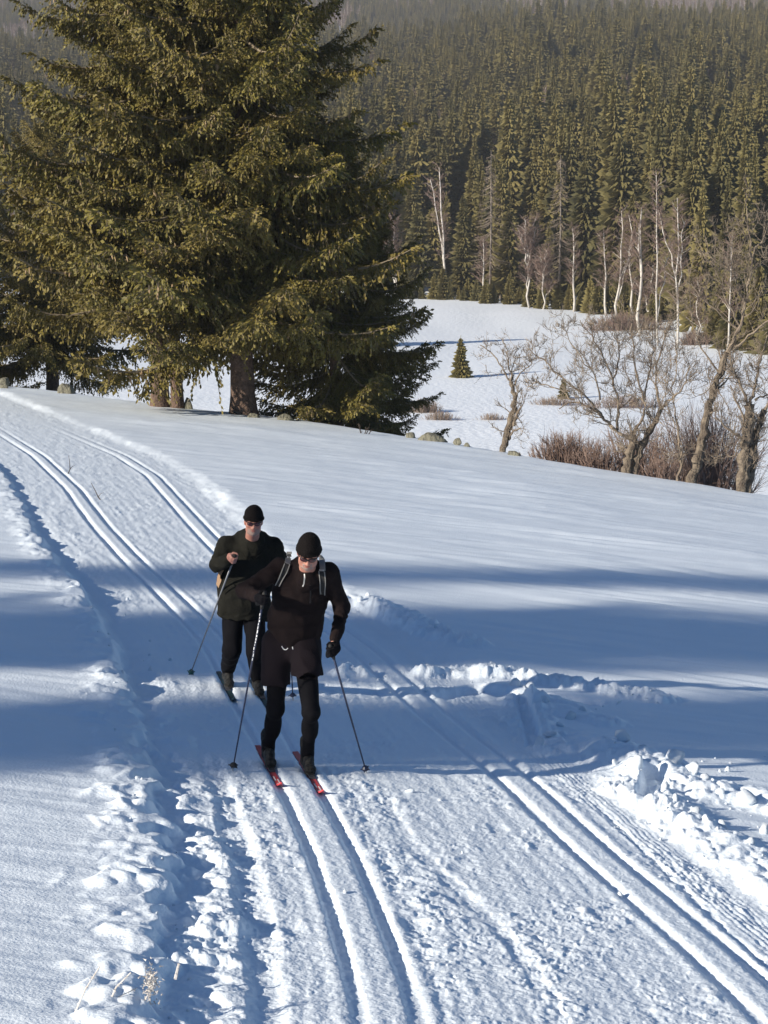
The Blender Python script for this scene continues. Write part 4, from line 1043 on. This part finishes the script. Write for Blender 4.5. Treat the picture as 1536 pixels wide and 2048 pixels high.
HC = PF(617, 1106, 15.98); HF = np.array([-.02, -.89, -.47]); HR = frame(HF, np.array([.10, -.2, 1.]))
NB = PF(614, 1146, 16.13); CH_ = PF(602, 1185, 16.24); WA = PF(590, 1245, 16.38); PE = PF(583, 1292, 16.45)
SHl = PF(561, 1136, 16.20); SHr = PF(657, 1145, 16.12); ELl = PF(489, 1182, 16.05); HAl = PF(527, 1197, 15.72); ELr = PF(684, 1214, 16.28); WRr = PF(671, 1276, 16.02); HAr = PF(663, 1300, 15.95)
KNl = PF(551, 1418, 16.42); KNr = PF(622, 1424, 16.02); HPl = PF(556, 1300, 16.46); HPr = PF(609, 1302, 16.38)
tipL = G(465, 1529); tipR = G(733, 1530); tipL[2] = gz(tipL); tipR[2] = gz(tipR)
axl = unit(HAl - tipL); axr = unit(HAr - tipR)
Fb = Field(np.minimum.reduce([aL, aR, ELl, HC, HAl]) - [.25, .45, .22], np.maximum.reduce([aL, aR, ELr, HC]) + [.25, .30, .22], .0075)
head(Fb, HC, HR, NB)
Fb.cap(NB, CH_, .055, .10, .04); Fb.cap(CH_, WA, .10, .10, .04); Fb.cap(WA, PE, .10, .11, .04)
for s, e, h_ in ((SHl, ELl, HAl), (SHr, ELr, WRr)):
    Fb.cap(CH_ * .4 + s * .6, s, .07, .06, .05); Fb.cap(s, e, .052, .042, .03); Fb.cap(e, h_, .040, .028, .03)
Fb.cap(WRr, HAr + unit(WRr - HAr) * .03, .028, .026, .02)
for h_, k_, a_ in ((HPl, KNl, aL), (HPr, KNr, aR)): Fb.cap(h_, k_, .068, .045, .03); Fb.cap(k_, k_ * .35 + a_ * .65, .042, .030, .03)
front = person_root(Fb, 'skier in front with brown half zip jacket, shorts over black tights and grey pack straps')
# tights: thigh, knee, calf with a muscle bulge
Ft = Field(np.minimum(aL, aR) - [.25, .75, .05], np.maximum(HPl, HPr) + [.25, .75, .12], .007)
for h_, k_, a_ in ((HPl, KNl, aL), (HPr, KNr, aR)):
    Ft.cap(h_, k_, .100, .066, .04); Ft.cap(k_, a_ + [0, 0, .03], .058, .046, .04); Ft.cap(a_ + [0, 0, .08], a_ + [0, 0, -.02], .050, .048, .02); back = np.array([0, 1., 0]); Ft.ell(k_ * .66 + a_ * .34 + back * .022, (.060, .060, .13), None, .05); Ft.ell(k_ + [0, -.02, .0], (.058, .058, .075), None, .04)
Ft.wrinkle(.003, 14, 7); link('tights', Ft.mesh('tights', M['black_cloth'], org), front)
Fs = Field(PE - [.42, .35, .42], PE + [.42, .35, .25], .008)
Fs.ell(PE + [0, .02, .02], (.205, .155, .18), None, .05)
for h_, k_ in ((HPl, KNl), (HPr, KNr)):
    Fs.cap(h_ + [0, 0, .06], h_ * .40 + k_ * .60, .125, .118, .05)
hl, hr = (HPl * .42 + KNl * .58), (HPr * .62 + KNr * .38)
def hem(p):
    mid = (HPl[0] + HPr[0]) / 2; zc = np.where(p[..., 0] < mid - .01, hl[2], hr[2]); return zc - p[..., 2]
Fs.cut(hem); Fs.wrinkle(.020, 6, 31, True, (1, 1, .6)); link('shorts', Fs.mesh('shorts', M['shorts'], org), front)
# jacket
Fj = Field(np.minimum.reduce([ELl, PE, HAl]) - [.2, .35, .16], np.maximum.reduce([SHl, SHr, ELr, NB]) + [.2, .28, .16], .008)
lean = unit(NB - PE); Rt = frame(np.array([0, -1, -.15]), lean)
fd = Rt[:, 1]; Fj.cap(PF(609, 1152, 16.22), CH_, .165, .205, .06, (fd, .66)); Fj.cap(CH_, WA, .205, .208, .06, (fd, .70)); Fj.cap(WA, PF(583, 1290, 16.42), .200, .212, .06, (fd, .70))
Fj.cap(NB + [0, .03, -.05], NB + [0, .015, .03], .088, .074, .04); Fj.cap(NB + [0, -.035, -.05], NB + [0, -.02, .012], .080, .068, .03)
for s, e, h_ in ((SHl, ELl, HAl), (SHr, ELr, WRr)):
    Fj.cap(CH_ * .35 + s * .65 + [0, 0, .01], s, .088, .070, .06); Fj.cap(s, e, .068, .055, .04); Fj.cap(e, e + (h_ - e) * (.80 if h_ is HAl else 1.0), .055, .042, .03)
Fj.cut(lambda p: ((p - (PF(585, 1272, 16.38))) @ -lean) + .012 * np.sin(p[..., 0] * 17))
def neckcut(p):   # open collar
    q = p - (HC + HR @ np.array([0, .035, -.13])); return .034 - np.linalg.norm(q * np.array([1, .8, .9]), axis=-1)
Fj.cut(neckcut)
Fj.wrinkle(.016, 5.6, 33, True, (1, 1, .7)); Fj.wrinkle(.011, 12, 35, True)
jk = link('jacket', Fj.mesh('jacket', M['dark_fleece'], org), front)
b = MB()
q = [Fj.surf(x, y, 15.4, 17.6, .002) for x, y in ((609, 1148), (609, 1158), (608, 1168))]; b.ribbon(np.array([p for p, n in q]) - org, [n for p, n in q], .010, .003)
q = [Fj.surf(x, y, 15.4, 17.6, .003) for x, y in ((608, 1168), (606, 1173))]; b.ribbon(np.array([p for p, n in q]) - org, [n for p, n in q], .008, .004); b.build('zip', M['metal'], jk)
b = MB(); q = [Fj.surf(x, y, 15.4, 17.6, .002) for x, y in ((620, 1170), (621, 1188), (620, 1206))]; b.ribbon(np.array([p for p, n in q]) - org, [n for p, n in q], .012, .003); b.build('chest_pocket', M['strap_black'], jk)
q = [Fs.surf(x, y, 15.4, 17.6, .006)[0] for x, y in ((564, 1292), (567, 1298), (573, 1300), (577, 1296))]; b = MB(); b.tube(smooth_line(q, 12) - org, .0035, 5)
q = [Fs.surf(x, y, 15.4, 17.6, .006)[0] for x, y in ((586, 1294), (587, 1299))]; b.tube(np.array(q) - org, .0035, 5); b.build('drawstring', M['white_print'], front)
beanie(front, HC, HR, org, 41, .012); glasses(front, HC, HR, org); beard(front, HC, HR, NB, org, 51); lips(front, HC, HR, org)
boot(front, aL, dL, zL, org); boot(front, aR, dR, zR, org)
for g_, ax_, bk, wr, sgn, seed in ((HAl, axl, np.array([-.5, -.75, .25]), HAl + unit(ELl - HAl) * .09, 1, 1), (HAr, axr, np.array([.55, -.6, .1]), WRr, -1, 2)):
    Fg = Field(g_ - .14, g_ + .14, .004); hand(Fg, g_, ax_, bk, sgn, .0118, .005, wr); Fg.cap(wr, wr + unit(wr - g_) * .025, .037, .040, .015); link('glove', Fg.mesh('glove', M['black_cloth'], org), front)
pole('ski_pole', HAl - axl * .02, tipL, 'dark blue ski pole with white print held at the photo left of the front skier', M['pole_blue'], M['grip'], M['white_print'])
pole('ski_pole', HAr - axr * .02, tipR, 'dark blue ski pole in the gloved hand at the photo right of the front skier', M['pole_blue'], M['pole_blue'])
# backpack worn by the front skier
pk = empty('backpack', CH_ + [0, .2, 0], 'small dark backpack with grey and black shoulder straps worn by the front skier', 'backpack'); po = np.array(pk.location)
Fp = Field(CH_ - [.3, .1, .4], CH_ + [.3, .5, .4], .012); Fp.ell(CH_ + [-.0, .215, -.06], (.135, .085, .21), Rt, .05); Fp.cap(CH_ + [-.07, .25, -.12], CH_ + [.07, .25, -.12], .07, None, .06); Fp.wrinkle(.01, 6, 3)
link('bag', Fp.mesh('bag', M['pack'], po), pk)
def strap(pts, n, wpx, m, name, lift=.001, th=.007):
    pp = np.array(pts, float); t = np.linspace(0, 1, len(pp)); tt = np.linspace(0, 1, n); q = [Fj.surf(np.interp(u, t, pp[:, 0]), np.interp(u, t, pp[:, 1]), 15.4, 17.6, lift) for u in tt]
    a = np.array([p for p, _ in q]); nn = np.array([x for _, x in q])
    for _ in range(4): a[1:-1] = .25 * a[:-2] + .5 * a[1:-1] + .25 * a[2:]; nn[1:-1] = .25 * nn[:-2] + .5 * nn[1:-1] + .25 * nn[2:]
    b = MB(); b.ribbon(a - po, nn, wpx, th); return b.build(name, m, pk)
strap([(579, 1104), (577, 1116), (574, 1128)], 12, .042, M['strap_grey'], 'shoulder_strap'); strap([(574, 1128), (566, 1148), (555, 1170)], 14, .044, M['strap_black'], 'shoulder_strap')
strap([(569, 1128), (561, 1148), (551, 1168)], 14, .007, M['strap_grey'], 'strap_edging', .010, .006); strap([(579, 1130), (572, 1148), (560, 1172)], 14, .007, M['strap_grey'], 'strap_edging', .010, .006)
strap([(642, 1112), (645, 1126), (646, 1142)], 12, .045, M['strap_grey'], 'shoulder_strap'); strap([(646, 1142), (646, 1165), (644, 1188)], 14, .046, M['strap_black'], 'shoulder_strap')
strap([(639, 1143), (639, 1165), (640, 1186)], 14, .007, M['strap_grey'], 'strap_edging', .010, .006); strap([(650, 1143), (651, 1165), (648, 1189)], 14, .007, M['strap_grey'], 'strap_edging', .010, .006)
strap([(640, 1141), (650, 1141)], 6, .012, M['metal'], 'strap_buckle', .012, .006)

# ------------------------------------------------------------------ skier behind
by_l, by_r = 20.9, 20.55
def boot_b(y, side):
    x, sl = track_at(y); return np.array([x + side * (GAP - .02), y, 0]), unit([-sl, -1, 0])
s3, q3, t3 = ski('ski', boot_b(by_l, -1)[0], PL, -1, 'dark ski at the photo left of the skier in the olive jacket', M['ski_dark'], None, tipup=.05)
s4, q4, t4 = ski('ski', boot_b(by_r, 1)[0], PL, 1, 'dark ski of the olive jacket skier beside the front skiers leg', M['ski_dark'], None, tipup=.05)
aL, dL = boot_b(by_l, -1); aR, dR = boot_b(by_r, 1)
zL = float(np.interp(0, t3, q3[:, 2])) + .026; zR = float(np.interp(0, t4, q4[:, 2])) + .026
aL = aL - dL * .18; aR = aR - dR * .18; aL[2] = zL + .09; aR[2] = zR + .09
org = np.array([(aL[0] + aR[0]) / 2, (aL[1] + aR[1]) / 2, min(zL, zR)])
B0 = 20.55
HC = P(507, 1043, B0 - .16); HR = frame(np.array([.08, -.97, -.16]), np.array([.05, -.1, 1.])); NB = P(504, 1082, B0 + .04)
CH_ = P(497, 1115, B0 + .1); WA = P(490, 1165, B0 + .15); PE = P(489, 1222, B0 + .2)
SHl = P(455, 1092, B0 + .08); SHr = P(546, 1094, B0 + .12); ELl = P(432, 1128, B0 - .05); HAl = P(468, 1117, B0 - .28); ELr = P(566, 1140, B0 + .2); WRr = P(574, 1178, B0 + .0); HAr = P(575, 1190, B0 - .06)
HPl = P(466, 1232, B0 + .2); HPr = P(509, 1232, B0 + .2); KNl = P(464, 1300, B0 + .10); KNr = P(512, 1305, B0 + .0)
tipL = G(380, 1338); tipR = G(586, 1388); tipL[2] = gz(tipL); tipR[2] = gz(tipR)
axl = unit(HAl - tipL); axr = unit(HAr - tipR)
Fb = Field(np.minimum.reduce([aL, aR, ELl, HC, HAl]) - [.2, .40, .2], np.maximum.reduce([aL, aR, ELr, HC, HAr]) + [.2, .30, .22], .0072)
head(Fb, HC, HR, NB); Fb.cap(NB, CH_, .055, .10, .04); Fb.cap(CH_, PE, .10, .10, .04)
for s, e, h_ in ((SHl, ELl, HAl + unit(ELl - HAl) * .07), (SHr, ELr, WRr)): Fb.cap(CH_ * .4 + s * .6, s, .07, .06, .05); Fb.cap(s, e, .052, .042, .03); Fb.cap(e, h_, .040, .028, .03)
for h_, k_, a_ in ((HPl, KNl, aL), (HPr, KNr, aR)): Fb.cap(h_, k_, .068, .045, .03); Fb.cap(k_, k_ * .35 + a_ * .65, .042, .030, .03)
hand(Fb, HAl, axl, np.array([-.75, -.6, .2]), 1, .0098, .003, HAl + unit(ELl - HAl) * .08)
hand(Fb, HAr, axr, np.array([.6, -.6, .2]), -1, .0098, .003, WRr)
behind = person_root(Fb, 'skier behind in dark olive hooded jacket and black trousers with a bare hand')
Ft = Field(np.minimum(aL, aR) - [.25, .7, .02], np.maximum(HPl, HPr) + [.25, .6, .15], .0075)
for h_, k_, a_ in ((HPl, KNl, aL), (HPr, KNr, aR)):
    Ft.cap(h_ + [0, 0, .05], k_, .108, .088, .04); Ft.cap(k_, a_ + [0, 0, .06], .088, .070, .04)
Ft.wrinkle(.010, 7, 61, True, (1, 1, .5)); link('trousers', Ft.mesh('trousers', M['black_cloth'], org), behind)
Fj = Field(np.minimum.reduce([ELl, PE, HAl]) - [.22, .3, .2], np.maximum.reduce([SHl, SHr, ELr, NB]) + [.22, .3, .2], .008)
lean = unit(NB - PE); Rt = frame(np.array([0, -1, -.05]), lean)
fd = Rt[:, 1]; Fj.cap(P(502, 1096, B0 + .1), CH_, .18, .225, .06, (fd, .66)); Fj.cap(CH_, WA, .225, .245, .06, (fd, .68)); Fj.cap(WA, P(487, 1245, B0 + .2), .245, .262, .06, (fd, .68))
for s, e, h_ in ((SHl, ELl, HAl), (SHr, ELr, WRr)):
    Fj.cap(CH_ * .35 + s * .65, s, .100, .084, .06); Fj.cap(s, e, .082, .072, .04); Fj.cap(e, e + (h_ - e) * (.72 if h_ is HAl else 1.0), .070, .054, .03)
Fj.cap(NB + [0, .05, -.06], NB + [0, .05, .01], .105, .090, .05); Fj.cap(NB + [0, -.02, -.06], NB + [0, -.01, .028], .095, .080, .03); Fj.cap(NB + [-.07, .10, -.0], NB + [.07, .10, .0], .07, None, .05)
for s in (-1, 1): Fj.cap(NB + [s * .085, -.01, .03], NB + [s * .035, -.12, -.10], .028, .022, .03)
bot = P(488, 1231, B0 + .18)
Fj.cut(lambda p: (bot - p) @ lean + .02 * np.sin(p[..., 0] * 14))
nc = HC + HR @ np.array([0, .06, -.125]); Fj.cut(lambda p: .030 - np.linalg.norm((p - nc) * np.array([1.05, .7, .75]), axis=-1))
Fj.wrinkle(.024, 4.6, 71, True, (1, 1, .8)); Fj.wrinkle(.014, 11, 73)
jk = link('jacket', Fj.mesh('jacket', M['olive'], org), behind)
def on_j(pts, n, w_, m, name, lift=.003, th=.006):
    pp = np.array(pts, float); t = np.linspace(0, 1, len(pp)); q = [Fj.surf(np.interp(u, t, pp[:, 0]), np.interp(u, t, pp[:, 1]), 19.8, 21.2, lift) for u in np.linspace(0, 1, n)]
    a = np.array([p for p, _ in q]); nn = np.array([x for _, x in q])
    for _ in range(3): a[1:-1] = .25 * a[:-2] + .5 * a[1:-1] + .25 * a[2:]
    b = MB(); b.ribbon(a - org, nn, w_, th); return b.build(name, m, jk)
on_j([(503, 1094), (502, 1130), (500, 1170), (497, 1225)], 18, .045, M['olive'], 'storm_flap', .006); on_j([(514, 1096), (528, 1092), (540, 1086)], 8, .03, M['olive'], 'pocket_flap', .006)
on_j([(512, 1112), (526, 1106), (540, 1100)], 8, .05, M['olive'], 'pocket_flap', .006); on_j([(448, 1186), (455, 1178), (470, 1170)], 8, .03, M['olive'], 'pocket_flap', .006)
on_j([(441, 1142), (440, 1158), (436, 1172)], 8, .060, M['tan'], 'hip_patch', .002); 
beanie(behind, HC, HR, org, 43, .004); glasses(behind, HC, HR, org); beard(behind, HC, HR, NB, org, 53, .056); lips(behind, HC, HR, org)
boot(behind, aL, dL, zL, org); boot(behind, aR, dR, zR, org)
pole('ski_pole', HAl - axl * .02, tipL, 'grey blue ski pole held in the bare hand of the olive jacket skier', M['pole_grey'], M['teal'])
pole('ski_pole', HAr - axr * .02, tipR, 'dark ski pole of the olive jacket skier showing only between the front skiers legs', M['pole_blue'], M['pole_blue'])
# ------------------------------------------------------------------ the air
bm = bmesh.new(); bmesh.ops.create_cube(bm, size=1); me = bpy.data.meshes.new('haze'); bm.to_mesh(me); bm.free()
hz = link('haze', me, None, (0, 1120, 110)); hz.scale = (1400, 2420, 320); tag(hz, kind='stuff')
m = bpy.data.materials.new('haze_air'); m.use_nodes = True; n = m.node_tree; n.nodes.remove(n.nodes['Principled BSDF'])
v = n.nodes.new('ShaderNodeVolumePrincipled'); v.inputs['Density'].default_value = HAZE; v.inputs['Color'].default_value = (.93, .94, 1, 1); v.inputs['Anisotropy'].default_value = .1
n.links.new(v.outputs[0], n.nodes['Material Output'].inputs['Volume']); me.materials.append(m)
